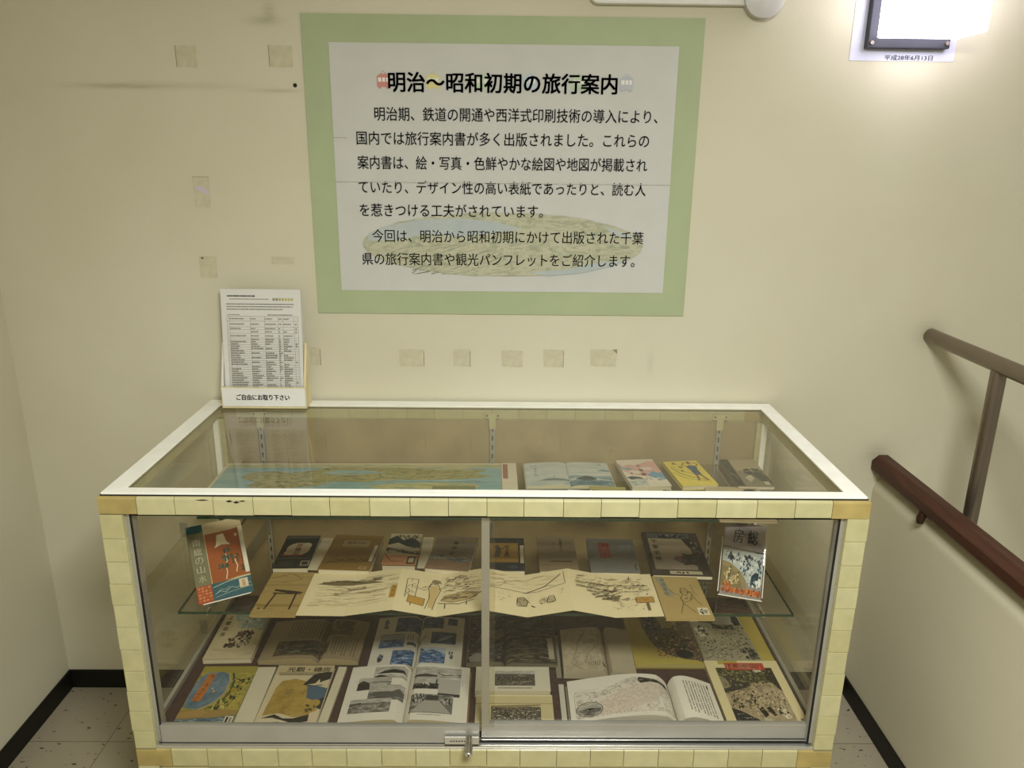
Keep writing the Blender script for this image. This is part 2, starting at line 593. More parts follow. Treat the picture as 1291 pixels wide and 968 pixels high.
def floor_material():
    m, nt, b = base('vinyl_floor_tiles', 0.5, 0, 0.35)
    N, L = nt.nodes.new, nt.links.new
    tc = N('ShaderNodeTexCoord')
    br = N('ShaderNodeTexBrick')
    br.offset = 0.0
    br.inputs['Scale'].default_value = 1.0
    br.inputs['Brick Width'].default_value = 0.303
    br.inputs['Row Height'].default_value = 0.303
    br.inputs['Mortar Size'].default_value = 0.0012
    br.inputs['Color1'].default_value = lin('#a59b85')
    br.inputs['Color2'].default_value = lin('#9c927c')
    br.inputs['Mortar'].default_value = lin('#6a614f')
    mp = N('ShaderNodeMapping')
    mp.inputs['Location'].default_value = (0.13, 0.08, 0)
    L(tc.outputs['Object'], mp.inputs[0]); L(mp.outputs[0], br.inputs['Vector'])
    n1 = N('ShaderNodeTexNoise')
    n1.inputs['Scale'].default_value = 38; n1.inputs['Detail'].default_value = 2
    mp2 = N('ShaderNodeMapping'); mp2.inputs['Scale'].default_value = (1, 2.2, 1)
    L(tc.outputs['Object'], mp2.inputs[0]); L(mp2.outputs[0], n1.inputs['Vector'])
    cr = N('ShaderNodeValToRGB')
    cr.color_ramp.elements[0].position = 0.655; cr.color_ramp.elements[0].color = (0, 0, 0, 1)
    cr.color_ramp.elements[1].position = 0.70; cr.color_ramp.elements[1].color = (1, 1, 1, 1)
    L(n1.outputs['Fac'], cr.inputs['Fac'])
    mx = N('ShaderNodeMix'); mx.data_type = 'RGBA'
    mx.inputs[7].default_value = lin('#37301f')
    L(cr.outputs['Color'], mx.inputs[0]); L(br.outputs['Color'], mx.inputs[6])
    L(mx.outputs[2], b.inputs['Base Color'])
    return m


WALL = wall_material()
FLOORM = floor_material()
CEIL = plain('ceiling_paint', '#e3ddcc', rough=0.9, var=0.02, scale=5)

mb = MB(); mb.box(LX - .1, 2.4, WY, WY + .12, -1.6, 2.5, WALL); struct('wall_back', mb)
mb = MB(); mb.box(LX - .12, LX, -1.6, WY, -.1, 2.5, WALL); struct('wall_left', mb)
mb = MB(); mb.box(LX, PX + .107, -1.6, WY, -.1, 0, FLOORM); struct('floor', mb)
mb = MB(); mb.box(LX, 2.4, -1.6, WY, 2.2, 2.5, CEIL); struct('ceiling', mb)
mb = MB(); mb.box(2.28, 2.4, -1.6, WY, -1.6, 2.2, WALL); struct('wall_stairwell', mb)
# low wall beside the stairwell, its top edge rounded over
mb = MB()
arc = [(PX + .05 - .05 * math.cos(a), .655 + .05 * math.sin(a)) for a in [i * PI / 2 / 8 for i in range(9)]]
mb.prism([(PX, 0)] + arc + [(PX + .107, .705), (PX + .107, 0)], -1.6, WY, WALL)
struct('wall_right', mb, smooth=True)
for nm, bx in (('baseboard_left', (LX, LX + .006, -1.6, WY)), ('baseboard_back', (LX + .006, PX - .006, WY - .006, WY)), ('baseboard_right', (PX - .006, PX, -1.6, WY))):
    mb = MB(); mb.box(bx[0], bx[1], bx[2], bx[3], 0, .0606, BLACK); struct(nm, mb, bevel=0.0015)

# ------------------------------------------------------------------ display case
X0, X1 = -.75, .75
YF, YB = 1.3607, 1.9596
ZT = .905
case = thing('display_case', 'long glass showcase with cream taped frame standing against the back wall', 'display case', (0, 1.66, 0))
TAPES = [CREAM, CREAM, CREAM2, CREAM3]
R0 = random.Random(4)


def taped_rail(name, y_out, sgn, z0, z1, thick, parent):
    """long rail; its outer face is covered in pieces of tape about 5 cm wide that wrap over the top edge"""
    mb = MB()
    y_in = y_out - sgn * thick
    mb.box(X0 + .001, X1 - .001, min(y_out - sgn * .0062, y_in), max(y_out - sgn * .0062, y_in), z0 + .0006, z1 - .0008, SEAM)
    n = 20
    xs = [X0 + .075] + [X0 + .075 + (X1 - X0 - .15) * i / (n - 2) + R0.uniform(-.003, .003) for i in range(1, n - 2)] + [X1 - .075]
    xs = [X0] + xs + [X1]
    for i in range(len(xs) - 1):
        mt = YELLOW if i in (0, len(xs) - 2) else R0.choice(TAPES)
        g = .0006
        dz = R0.uniform(-.0012, .0006)
        a, b = xs[i] + g, xs[i + 1] - g
        r_ = .0055
        prof_ = [(y_out - sgn * .010, z0 + dz), (y_out - sgn * .0006, z0 + dz), (y_out, z0 + dz + .0008)] + \
                [(y_out - sgn * (r_ - r_ * math.cos(t)), z1 - r_ + r_ * math.sin(t)) for t in [q * PI / 2 / 5 for q in range(6)]] + [(y_out - sgn * .010, z1)]
        mb.prism(prof_, a, b, mt, 'x')
        mb.box(a, b, min(y_in, y_out - sgn * .0101), max(y_in, y_out - sgn * .0101), z1 - .001, z1 - .0002, mt)
        mb.box(a, b, min(y_in, y_in - sgn * .0006), max(y_in, y_in - sgn * .0006), z0 + .002, z1 - .0012, mt)
        mb.box(a, b, min(y_in, y_out - sgn * .0101), max(y_in, y_out - sgn * .0101), z0 - .0004 + dz, z0 + .0006, mt)
    if sgn < 0 and z1 > .8:      # torn edge of the tape near the left end
        for a_, b_, zc, h_ in ((-.560, -.535, .9005, .0012), (-.5020, -.4890, .8985, .0022), (-.4880, -.4760, .8965, .0026), (-.4770, -.4640, .8990, .0014)):
            mb.prism([(a_, zc), (a_ + (b_ - a_) * .4, zc - h_), (b_, zc - h_ * .3), (a_ + (b_ - a_) * .6, zc + h_)], y_out - .0008, y_out + .0004, SLOT)
    return mb.build(name, parent, world_coords=True)


taped_rail('rail', YF, -1, .8691, ZT, .032, case)
taped_rail('rail', YB, 1, .8691, ZT, .028, case)
taped_rail('rail', YF, -1, .272, .3169, .045, case)
taped_rail('rail', YB, 1, .272, .3169, .028, case)
for sx in (-1, 1):          # side rails, top and bottom
    for z0, z1 in ((.8691, ZT), (.272, .3169)):
        mb = MB()
        xo = sx * .75
        for k in range(10):
            a = YF + .034 + (YB - YF - .064) * k / 10
            b = YF + .034 + (YB - YF - .064) * (k + 1) / 10
            mb.cbox(min(xo, xo - sx * .030), max(xo, xo - sx * .030), a + .0004, b - .0004, z0, z1, R0.choice(TAPES), .001)
        mb.build('rail', case, world_coords=True)


def post(sx, y0, y1):
    mb = MB()
    xa, xb = (X0, X0 + .044) if sx < 0 else (X1 - .042, X1)
    mb.box(xa + .0008, xb - .0008, y0 + .0008, y1 - .0008, 0, .868, SEAM)
    z = .868
    k = 0
    while z > .32:
        h = .0505 + R0.uniform(-.003, .003)
        zz = max(z - h, .318)
        q = R0.uniform(-.0012, .0012)
        mb.cbox(xa + (q if sx < 0 else 0), xb - (q if sx > 0 else 0), y0, y1, zz + .0004, z - .0004, R0.choice(TAPES), .0012)
        z = zz
        k += 1
    mb.cbox(xa, xb, y0, y1, .002, .2715, CREAM, .0015)
    return mb.build('corner_post', case, world_coords=True)


for sx in (-1, 1):
    post(sx, YF, YF + .034)
    post(sx, YB - .034, YB)
# storage plinth below
mb = MB(); mb.cbox(X0 + .0445, X1 - .0425, YF + .008, YB - .004, .02, .2712, CREAM, .002); mb.build('plinth', case, world_coords=True)
# lid: white mitred frame over a black gasket, glass let in
mb = MB()
for a in ((X0 + .004, X1 - .004, YF + .0065, YF + .014), (X0 + .004, X1 - .004, YB - .012, YB - .003), (X0 + .004, X0 + .013, YF + .014, YB - .012), (X1 - .013, X1 - .004, YF + .014, YB - .012)):
    mb.box(*a, ZT - .0001, ZT + .0022, GASKET_SHADOW)
mb.build('gasket', case, world_coords=True)
mb = MB()
oi = (X0 + .0055, X1 - .0055, YF + .0080, YB - .0045)
ii = (X0 + .0445, X1 - .0425, YF + .032, YB - .047)
co = [(oi[0], oi[2]), (oi[1], oi[2]), (oi[1], oi[3]), (oi[0], oi[3])]
ci = [(ii[0], ii[2]), (ii[1], ii[2]), (ii[1], ii[3]), (ii[0], ii[3])]
for i in range(4):
    j = (i + 1) % 4
    mb.prism([co[i], co[j], ci[j], ci[i]], ZT + .0022, ZT + .0065, LIDWHITE, 'z')
mb.build('lid_frame', case, world_coords=True, bevel=.0006)
mb = MB(); mb.box(ii[0] + .0003, ii[1] - .0003, ii[2] + .0003, ii[3] - .0003, ZT + .0005, ZT + .0055, GLASS); mb.build('lid_glass', case, world_coords=True)
# back and floor
mb = MB(); mb.box(X0 + .0445, X1 - .0425, YB - .026, YB - .022, .318, .8686, PANEL); mb.build('back_panel', case, world_coords=True)
mb = MB(); mb.box(X0 + .022, X1 - .022, YF + .0345, YB - .0275, .3198, .333, FELT); mb.build('floor_panel', case, world_coords=True)
# glass sides in aluminium channels
for sx in (-1, 1):
    mb = MB(); x = sx * .7345
    mb.box(x - .0025, x + .0025, YF + .036, YB - .036, .330, .868, GLASS); mb.build('side_glass', case, world_coords=True)
    mb = MB()
    xi = sx * .7315
    mb.box(min(xi, xi - sx * .009), max(xi, xi - sx * .009), YF + .036, YB - .036, .3335, .345, ALU)
    mb.box(min(xi, xi - sx * .006), max(xi, xi - sx * .006), YF + .062, YF + .072, .3455, .868, ALU)
    mb.box(min(xi, xi - sx * .014), max(xi, xi - sx * .014), YB - .048, YB - .036, .3455, .868, LIDWHITE)
    mb.build('side_channel', case, world_coords=True)
# front jambs and the double track the doors slide in
for x0, x1 in ((X0 + .0442, X0 + .056), (X1 - .054, X1 - .0422)):
    mb = MB()
    mb.box(x0, x1, YF + .012, YF + .034, .3252, .8686, ALU)
    g0, g1 = (x1 - .004, x1 + .0003) if x0 < 0 else (x0 - .0003, x0 + .004)
    mb.box(g0, g1, YF + .0115, YF + .013, .3252, .8686, GASKET_SHADOW)
    mb.build('door_jamb', case, world_coords=True)
mb = MB()
mb.box(X0 + .0445, X1 - .0425, YF + .002, YF + .034, .3172, .3195, ALU2)
mb.box(X0 + .0445, X1 - .0425, YF + .0025, YF + .004, .3195, .3245, ALU2)
mb.box(X0 + .0445, X1 - .0425, YF + .018, YF + .0195, .3195, .3245, GASKET_SHADOW)
mb.build('door_track', case, world_coords=True)
mb = MB(); mb.box(X0 + .057, X1 - .055, YF + .008, YF + .0095, .8625, .8688, GASKET_SHADOW); mb.box(X0 + .057, X1 - .055, YF + .024, YF + .026, .8605, .8688, GASKET_SHADOW); mb.build('top_track', case, world_coords=True)


def door(x0, x1, y, zr, stile=None, rail_x1=None):
    mb = MB(); mb.box(x0, x1, y, y + .004, zr - .004, .867, GLASS)
    d = mb.build('sliding_door', case, world_coords=True)
    d['label'] = 'clear glass sliding door'
    mb = MB()
    rx = rail_x1 or x1
    mb.box(x0, rx, y - .004, y + .008, .3265, zr, ALU)
    mb.box(x0, rx, y - .0045, y - .004, zr - .0022, zr, ALU2)
    mb.box(x0, rx, y - .0052, y - .004, .3265, .3305, GASKET_SHADOW)  # black strip paints the shadow line along the track
    mb.box(x0, rx, y - .0068, y - .0052, .3266, .3290, ALU2)
    o = mb.build('bottom_rail', d)
    if stile:
        mb = MB(); mb.cbox(stile[0], stile[1], y - .003, y + .009, zr + .0005, .867, ALU, .001)
        mb.build('stile', d)
    # the door's own children share the case's local frame
    for ch in d.children:
        for v in ch.data.vertices:
            v.co -= case.location
    return d


door(X0 + .0565, .018, YF + .0085, .3724, None, -.0146)
door(-.010, X1 - .0545, YF + .0245, .3665, (-.0100, .0064))

# slotted uprights, arms and the two glass shelves
for x in (-.6105, .0033, .6075):
    mb = MB()
    yb = YB - .0265
    mb.box(x - .0065, x + .0065, yb - .010, yb, .334, .868, ALU)
    for k in range(20):
        zc = .36 + k * .0255
        mb.box(x - .0018, x + .0018, yb - .0106, yb - .0098, zc - .0065, zc + .0065, SLOT)
    u = mb.build('slotted_upright', case, world_coords=True)
    mb = MB()
    mb.box(x - .009, x + .009, yb - .0125, yb - .0105, .846, .876, CREAM2)
    mb.box(x - .020, x + .020, yb - .0125, yb - .0105, .876, .890, CREAM2)
    for s in (-1, 1):
        mb.tube([(x + s * .0145, yb - .0145, .884), (x + s * .0145, yb - .012, .884)], .0025, DARKMETAL, 8)
    mb.build('top_bracket', u)
    for ch in u.children:
        for v in ch.data.vertices:
            v.co -= case.location
    for zs, yfr in ((.590, 1.470), (.750, 1.600)):
        mb = MB()
        zt = zs - .0065
        mb.prism([(yb - .011, zt - .045), (yb - .011, zt), (yfr, zt), (yfr, zt - .010)], x - .0022, x + .0022, ALU, 'x')
        mb.tube([(x, yfr - .002, zt - .004), (x, yfr + .018, zt - .004)], .0045, CHROME, 10)
        mb.build('shelf_arm', case, world_coords=True)
for zs, y0, hw in ((.590, 1.458, .668), (.750, 1.592, .662)):
    mb = MB()
    mb.box(-hw, hw, y0 + .0008, YB - .038, zs - .006, zs, GLASS)
    mb.box(-hw, hw, y0, y0 + .0008, zs - .006, zs, GLASS_EDGE)
    mb.box(-hw - .0008, -hw, y0, YB - .038, zs - .006, zs, GLASS_EDGE)
    mb.box(hw, hw + .0008, y0, YB - .038, zs - .006, zs, GLASS_EDGE)
    mb.build('glass_shelf', case, world_coords=True)

# lock on the end of the left door's rail
lock = thing('showcase_lock', 'small chrome ratchet lock at the foot of the sliding glass doors', 'lock', (-.036, 1.352, .343))
mb = MB()
mb.cbox(-.052, .021, .004, .0085, -.009, .009, ALU2, .001)
mb.box(-.052, .021, .0035, .0042, -.011, -.0085, GASKET_SHADOW)
for k in range(8):
    mb.box(-.040 + k * .006, -.0365 + k * .006, .0036, .0042, -.001, .0015, SLOT)
mb.build('ratchet_bar', lock)
mb = MB(); mb.tube([(0, .006, .010), (0, -.004, .006), (0, -.011, .002), (0, -.027, -.006)], [.0072, .0072, .0086, .0086], CHROME, 20)
mb.tube([(0, -.0273, -.0061), (0, -.0290, -.0066)], [.0066, .0058], ALU2, 20)
mb.build('lock_barrel', lock, smooth=True)
mb = MB(); mb.box(-.0010, .0010, -.0298, -.0288, -.0100, -.0030, SLOT); mb.build('keyhole', lock)

# ------------------------------------------------------------------ wall poster
poster = thing('wall_poster', 'large Japanese notice on white sheet mounted on pale green board', 'poster', (.0249, WY - .0005, 1.5006 - .3535))
GREEN = plain('green_card', '#aab48e', rough=0.75, var=0.03, scale=8)
mb = MB(); mb.box(-.4726, .4726, -.0032, 0, 0, .7069, GREEN); mb.build('backing_board', poster)
SW, SH = .8244, .5854
ops = []
for i, (x, c) in enumerate(((15.2, '#c98a80'), (29.5, '#d8cf8f'), (43.5, '#c3d2b4'), (57.5, '#bac9d0'), (71.5, '#b9c9ad'), (85.4, '#b9bcc0'))):
    ops += [('r', x - 1.9, 83.4, x + 1.9, 87.6, c), ('r', x - 1.5, 85.4, x - .6, 87.0, '#e6e2d8'), ('r', x - .3, 85.4, x + .5, 87.0, '#e6e2d8'), ('r', x + .8, 85.4, x + 1.5, 87.0, '#e6e2d8'),
            ('p', [(x - 1.6, 87.6), (x + 1.6, 87.6), (x + 1.1, 88.4), (x - 1.1, 88.4)], c), ('l', [(x - .7, 88.4), (x, 89.6), (x + .7, 88.4)], .8, c), ('r', x - 1.5, 82.8, x - .7, 83.4, c), ('r', x + .7, 82.8, x + 1.5, 83.4, c)]
R1 = random.Random(9)
ov = []
for i in range(60):
    a = 2 * PI * i / 60
    ov.append((50.1 + 42.8 * math.cos(a) * (1 + R1.uniform(-.004, .004)), 20.3 + 13.6 * math.sin(a) * (1 + R1.uniform(-.02, .02))))
ops += [('p', ov, 'palehill'),
        ('p', [(9, 24), (14, 27.5), (24, 30.5), (36, 31.5), (48, 30), (56, 27), (46, 25), (36, 23.6), (26, 24.6), (18, 22), (9, 21.5)], 'palesea'),
        ('p', [(58, 8.6), (70, 10), (80, 13.2), (88, 14.2), (84, 11.6), (74, 8.4), (64, 7.0)], 'palesea'),
        ('p', [(80, 28.8), (84, 27.2), (89.5, 24.6), (90, 23), (84, 25)], 'palesea'),
        ('h', 14, 12, 50, 20, 46, .5, 7, .7, ['#8f937b', '#9c9e80', '#858a74', '#b3ab86'], 3), ('h', 22, 7.5, 54, 12, 26, .45, 5, .8, ['#888c76', '#9fa086'], 4),
        ('h', 56, 26, 82, 31, 30, .05, 5, .6, ['#a3a07d', '#b3ae8b'], 5), ('h', 52, 13, 88, 24, 40, .2, 4, .6, ['#9c9f82', '#93987d', '#afa783'], 6)]
ops += [('t', '明治～昭和初期の旅行案内', 16.7, 85.4, 66.0, 7.6, BLK, .022),
        ('t', '明治期、鉄道の開通や西洋式印刷技術の導入により、', 12.3, 73.1, 82.7, 5.4, BLK, .006),
        ('t', '国内では旅行案内書が多く出版されました。これらの', 6.8, 63.6, 86.1, 5.4, BLK, .006),
        ('t', '案内書は、絵・写真・色鮮やかな絵図や地図が掲載され', 6.8, 53.9, 86.0, 5.4, BLK, .006),
        ('t', 'ていたり、デザイン性の高い表紙であったりと、読む人', 6.8, 44.0, 86.0, 5.4, BLK, .006),
        ('t', 'を惹きつける工夫がされています。', 6.8, 34.5, 55.2, 5.4, BLK, .006),
        ('t', '今回は、明治から昭和初期にかけて出版された千葉', 10.3, 23.7, 82.6, 5.4, BLK, .006),
        ('t', '県の旅行案内書や観光パンフレットをご紹介します。', 6.9, 13.9, 83.7, 5.4, BLK, .006),
        ('r', 0, 45.9, 100, 46.15, '#c1bfb7'), ('r', 0, 63.6, 4, 63.75, '#c1bfb7')]
mb = MB()
sx0 = .0274 - SW / 2 - .0249
sz0 = 1.4998 - SH / 2 - (1.5006 - .3535)
mb.box(sx0, sx0 + SW, -.0042, -.0033, sz0, sz0 + SH, PAPERW)
mb.art(ops, SW, SH, sx0, sz0, .0043, None, 'xz')
mb.build('printed_sheet', poster)

# ------------------------------------------------------------------ leaflet holder and leaflets on the lid
HZ = .9118
hold = thing('leaflet_holder', 'cream leaflet holder with white front label standing on the showcase lid', 'leaflet holder', (-.5822, 1.918, HZ))
WOOD = plain('cream_wood', '#ddcfa4', rough=0.5, var=0.06, scale=20)
mb = MB(); mb.cbox(-.108, .108, -.034, .020, 0, .004, WOOD, .0006); mb.build('base', hold)
mb = MB(); mb.cbox(-.108, .108, -.034, -.029, .0042, .056, WOOD, .0006); mb.build('front_panel', hold)
for s in (-1, 1):
    mb = MB()
    x0, x1 = (-.108, -.1025) if s < 0 else (.1025, .108)
    mb.prism([(-.0288, .0042), (.020, .0042), (.020, .165), (.006, .165), (-.0288, .060)], x0, x1, PLASTW if s < 0 else WOOD, 'x')
    mb.build('side_panel', hold)
mb = MB(); mb.box(-.1022, .1022, .016, .020, .0042, .16, PLASTW); mb.build('back_panel', hold)
mb = MB()
mb.box(-.1055, .1055, -.0348, -.0341, .006, .0535, PAPERB)
mb.art([('t', 'ご自由にお取り下さい', 17, 50, 64, 32, BLK, .035)], .211, .0475, -.1055, .006, .0349, None, 'xz')
mb.build('front_label', hold)

leaf = thing('leaflet_stack', 'stack of white printed list sheets standing in the cream holder', 'leaflets', (-.5822, 1.918 - .012, HZ + .0048))
lops = [('t', '千葉県の旅行案内', 8, 94, 36, 1.6, '#2a2824', .02)]
lops = [('d', 8, 94.2, 44, 1.3, '#3a3833', 1), ('d', 11, 91.6, 60, .7, '#77746c', 2)]
for k, c in enumerate(('#8d8a6a', '#8d8a6a', '#a9a578', '#b3ac6a', '#bdb45e', '#b8b070', '#b8b070')):
    lops.append(('r', 65 + k * 3.8, 90.4, 67.8 + k * 3.8, 92.6, c))
for i, y in enumerate((87.4, 85.2, 83.0)):
    lops.append(('d', 7, y, (92, 90, 78)[i], .8, '#6d6a63', 10 + i))
lops.append(('d', 58, 78.3, 90, .7, '#55524b', 20)); lops.append(('d', 8, 78.3, 24, .6, '#77746c', 21))
lops.append(('r', 7, 8, 96, 77, '#d4d2cb'))
ys = [77, 73, 68, 65.5, 62.5, 58.5] + [58.5 - 1.95 * i for i in range(1, 26)]
ys = [y for y in ys if y > 8] + [8]
for i, y in enumerate(ys):
    lops.append(('r', 7, y - .1, 96, y + .1, '#8a877f'))
for x in (7, 10, 36, 54, 71, 77, 91, 96):
    lops.append(('r', x - .12, 8, x + .12, 77, '#8a877f'))
R2 = random.Random(12)
for i in range(len(ys) - 1):
    yc = (ys[i] + ys[i + 1]) / 2
    for x0, x1 in ((10.6, 34), (36.6, 53), (54.6, 70), (71.6, 76), (77.6, 90)):
        if R2.random() < .85:
            lops.append(('d', x0, yc, x0 + (x1 - x0) * R2.uniform(.35, .95), .75, '#7d7a72', 30 + i * 7 + int(x0)))
    if i in (1, 2, 3, 7, 8, 15, 24):
        lops.append(('r', 92.6, yc - .4, 94, yc + .4, '#33312c'))
lops.append(('d', 10, 5.5, 40, .7, '#77746c', 400)); lops.append(('d', 10, 3.4, 90, .6, '#8a877f', 401))
mb = MB()
mb.box(-.1005, .1005, -.0140, .0, 0, .297, PAPERC)
mb.art(lops, .201, .297, -.1005, 0, .0141, None, 'xz')
lo = mb.build('top_sheet', leaf)
leaf.rotation_euler = (math.radians(-6.5), 0, math.radians(0))

# ------------------------------------------------------------------ wall lamp, its date paper, raceway and junction box
paper = MB()
paper.box(.8460, 1.0960, WY - .0012, WY - .0003, 1.7670, 2.16, plain('bluish_film', '#d3d3e2', rough=0.35, var=0.02))
paper.art([('t', '平成28年6月13日', 33.5, 1.9, 46, 2.9, BLK, .025)], .25, .393, .846, 1.767, -(WY - .0012) + .00005, None, 'xz')
po = paper.build('date_label', loc=(.97, WY, 1.767))
tag(po, 'bluish film sheet dated in Japanese stuck on the wall behind the lamp', 'label')

lamp = thing('wall_lamp', 'glowing white box lamp on dark metal base high on the wall', 'wall lamp', (.985, WY - .0013, 1.7925))
mb = MB(); mb.cbox(-.1085, .0845, -.022, 0, 0, .33, DARKMETAL, .002); mb.build('base_plate', lamp)
for x in (-.100, .077):
    mb = MB(); mb.tube([(x, -.026, .011), (x, -.0222, .011)], [.0045, .0055], STEEL, 12); mb.build('screw', lamp)
LAMPE = bpy.data.materials.new('lamp_glow')
LAMPE.use_nodes = True
lb = LAMPE.node_tree.nodes['Principled BSDF']
lb.inputs['Base Color'].default_value = (.9, .9, .92, 1)
lb.inputs['Emission Color'].default_value = (.90, .87, 1.05, 1)
lb.inputs['Emission Strength'].default_value = 7.8
mb = MB(); mb.cbox(-.090, .100, -.140, -.0225, .0205, .31, LAMPE, .004); mb.build('diffuser', lamp, smooth=False)

race = thing('cable_raceway', 'white rounded cable raceway running along the top of the back wall', 'cable raceway', (.40, WY - .0005, 1.876))
mb = MB()
pts = [(-.177, 0.0)]
prof = [(-.183 + .02 - .02 * math.cos(a), .005 + .0 + .02 - .02 * math.sin(a)) for a in [0]]
arcp = [(-.155 + -.022 * math.cos(t), .026 - .022 * math.sin(t)) for t in [i * PI / 2 / 6 for i in range(7)]]
mb.prism([(-.177, .20)] + arcp + [(.190, .004), (.190, .044), (-.135, .044), (-.135, .20)], -.020, 0, PLASTW)
mb.build('trunking', race, bevel=.003)
mb = MB(); mb.box(-.1775, -.1345, -.0208, 0, .12, .126, plain('raceway_joint', '#c7c4bb', rough=.5)); mb.build('joint_cover', race)

jb = thing('junction_box', 'round grey conduit box at the end of the white raceway', 'junction box', (.6236, WY - .0005, 1.8985))
mb = MB()
mb.tube([(0, 0, 0), (0, -.026, 0)], .045, plain('grey_box', '#bdb9b0', rough=.45), 40)
mb.build('box_body', jb, smooth=True)
mb = MB(); mb.tube([(0, -.0262, 0), (0, -.030, 0), (0, -.0315, 0)], [.0465, .0465, .044], plain('box_lid', '#cfccc6', rough=.35), 40); mb.build('lid', jb, smooth=True)
mb = MB(); mb.tube([(.030, -.0345, .004), (.030, -.0317, .004)], [.004, .005], CHROME, 10); mb.build('screw', jb)

# ------------------------------------------------------------------ handrails
WD = texmat('dark_brown_wood', [(0.2, '#38231b'), (0.5, '#4a2f24'), (0.8, '#5c3d2f')], 18, 6, rough=0.38, stretch=(6, .35, 6), dist=0.4)
hr = thing('wooden_handrail', 'dark brown octagonal wooden handrail running along the low wall', 'handrail', (1.078, WY, .705))
mb = MB()
r = .032
octo = [(r * math.cos(PI / 8 + k * PI / 4), .0315 + r * .95 * math.sin(PI / 8 + k * PI / 4)) for k in range(8)]
mb.prism(octo, -3.4, -.002, WD)
mb.build('rail', hr, bevel=.002)
for y in (-.27, -1.5):
    mb = MB()
    mb.tube([(-.022, y, .016), (-.027, y, .000), (-.027, y, -.012)], [.010, .010, .008], plain('bracket_brown', '#3c261d', rough=.4, metal=.2), 14)
    mb.build('bracket', hr, smooth=True)
mr = thing('metal_railing', 'brushed steel tube railing on posts above the wooden handrail', 'railing', (1.152, WY, .705))
mb = MB(); mb.tube([(0, -3.4, .396), (0, -.004, .396)], .019, STEEL, 24); mb.build('top_tube', mr, smooth=True)
for y in (-.30, -1.6):
    mb = MB(); mb.tube([(0, y, .0005), (0, y, .385)], .017, STEEL, 24); mb.build('post', mr, smooth=True)

# ------------------------------------------------------------------ tape scraps on the back wall
TAPE = plain('old_tape', '#c7bfa3', rough=0.4, spec=0.4, var=0.06, scale=60)
TAPE_SHADOW = plain('old_tape_edge_shadow', '#8f876c', rough=0.6)  # darker strips paint the shadow along the scraps' edges
TAPEG = plain('grey_tape_patch', '#aaa69b', rough=0.5)
R3 = random.Random(31)
scraps = [(-.722, 1.758, .050, .048, 'square tape scrap on the wall above the long dark streak', 'l'),
          (-.500, 1.761, .056, .048, 'square tape scrap on the wall just left of the poster top', 'l'),
          (-.718, 1.447, .041, .074, 'tape scrap with pale torn paint patch, alone on the left wall area', 'p'),
          (-.721, 1.263, .044, .056, 'tape scrap on the wall just above the leaflet holder, left one', 'd'),
          (-.530, 1.281, .059, .019, 'narrow strip of tape on the wall above the leaflet stack, right one', 'w'),
          (-.464, 1.031, .028, .049, 'slim tape scrap on the wall just right of the leaflet holder', 'r'),
          (-.211, 1.028, .066, .047, 'first tape scrap of the row under the poster, nearest the holder', 'r'),
          (-.079, 1.029, .046, .047, 'small second tape scrap of the row under the poster', 'r'),
          (.054, 1.028, .057, .047, 'middle tape scrap of the row under the poster', ''),
          (.163, 1.030, .054, .049, 'fourth tape scrap of the row under the poster, dark right edge', 'r'),
          (.295, 1.032, .071, .047, 'widest tape scrap, right end of the row under the poster', 't'),
          (-.8646, .5218, .022, .045, 'upper grey patch on the wall behind the left glass side', 'g'),
          (-.8415, .208, .022, .050, 'lower grey patch on the wall behind the left glass side', 'g')]
for cx, cz, w, h, lab, kind in scraps:
    mb = MB()
    mt = TAPEG if kind == 'g' else TAPE
    q = [(-w / 2 + R3.uniform(0, .002), -h / 2 + R3.uniform(0, .002)), (w / 2 - R3.uniform(0, .002), -h / 2), (w / 2, h / 2 - R3.uniform(0, .002)), (-w / 2, h / 2)]
    mb.prism(q, -.0006, -.0001, mt)
    if kind == 'l':
        mb.box(-w / 2, -w / 2 + .0012, -.0010, -.0006, -h / 2, h / 2, TAPE_SHADOW)
    if kind == 'r':
        mb.box(w / 2 - .0014, w / 2, -.0010, -.0006, -h / 2, h / 2 * .8, TAPE_SHADOW)
    if kind == 't':
        mb.prism([(w / 2 - .012, h / 2), (w / 2, h / 2), (w / 2, h / 2 - .012)], -.0009, -.0006, TAPE_SHADOW)
    if kind == 'p':
        mb.prism([(-.019, .008), (-.010, .016), (.004, .014), (.017, .004), (.016, -.010), (.004, -.002), (-.008, .004)], -.0009, -.0006, ink('#c9bfc4'))
        mb.box(-w / 2, w / 2, -.0010, -.0006, h / 2 - .001, h / 2, TAPE_SHADOW)
    if kind == 'd':
        mb.prism([(-.018, .022), (-.012, .026), (-.008, .022), (-.013, .018)], -.0009, -.0006, ink('#8d7b62'))
    mb.build('tape_scrap', loc=None)
    o = bpy.context.scene.collection.objects[-1]
    o.location = (cx, WY - .0001, cz)
    tag(o, lab, 'tape', 'old tape scraps on the back wall')
mb = MB(); mb.tube([(0, -.004, 0), (0, 0, 0)], [.003, .005], BLACK, 10); nl = mb.build('wall_plug', loc=None); nl.location = (-.4708, WY - .0002, 1.697)
tag(nl, 'tiny black plug in the wall left of the poster', 'wall plug')


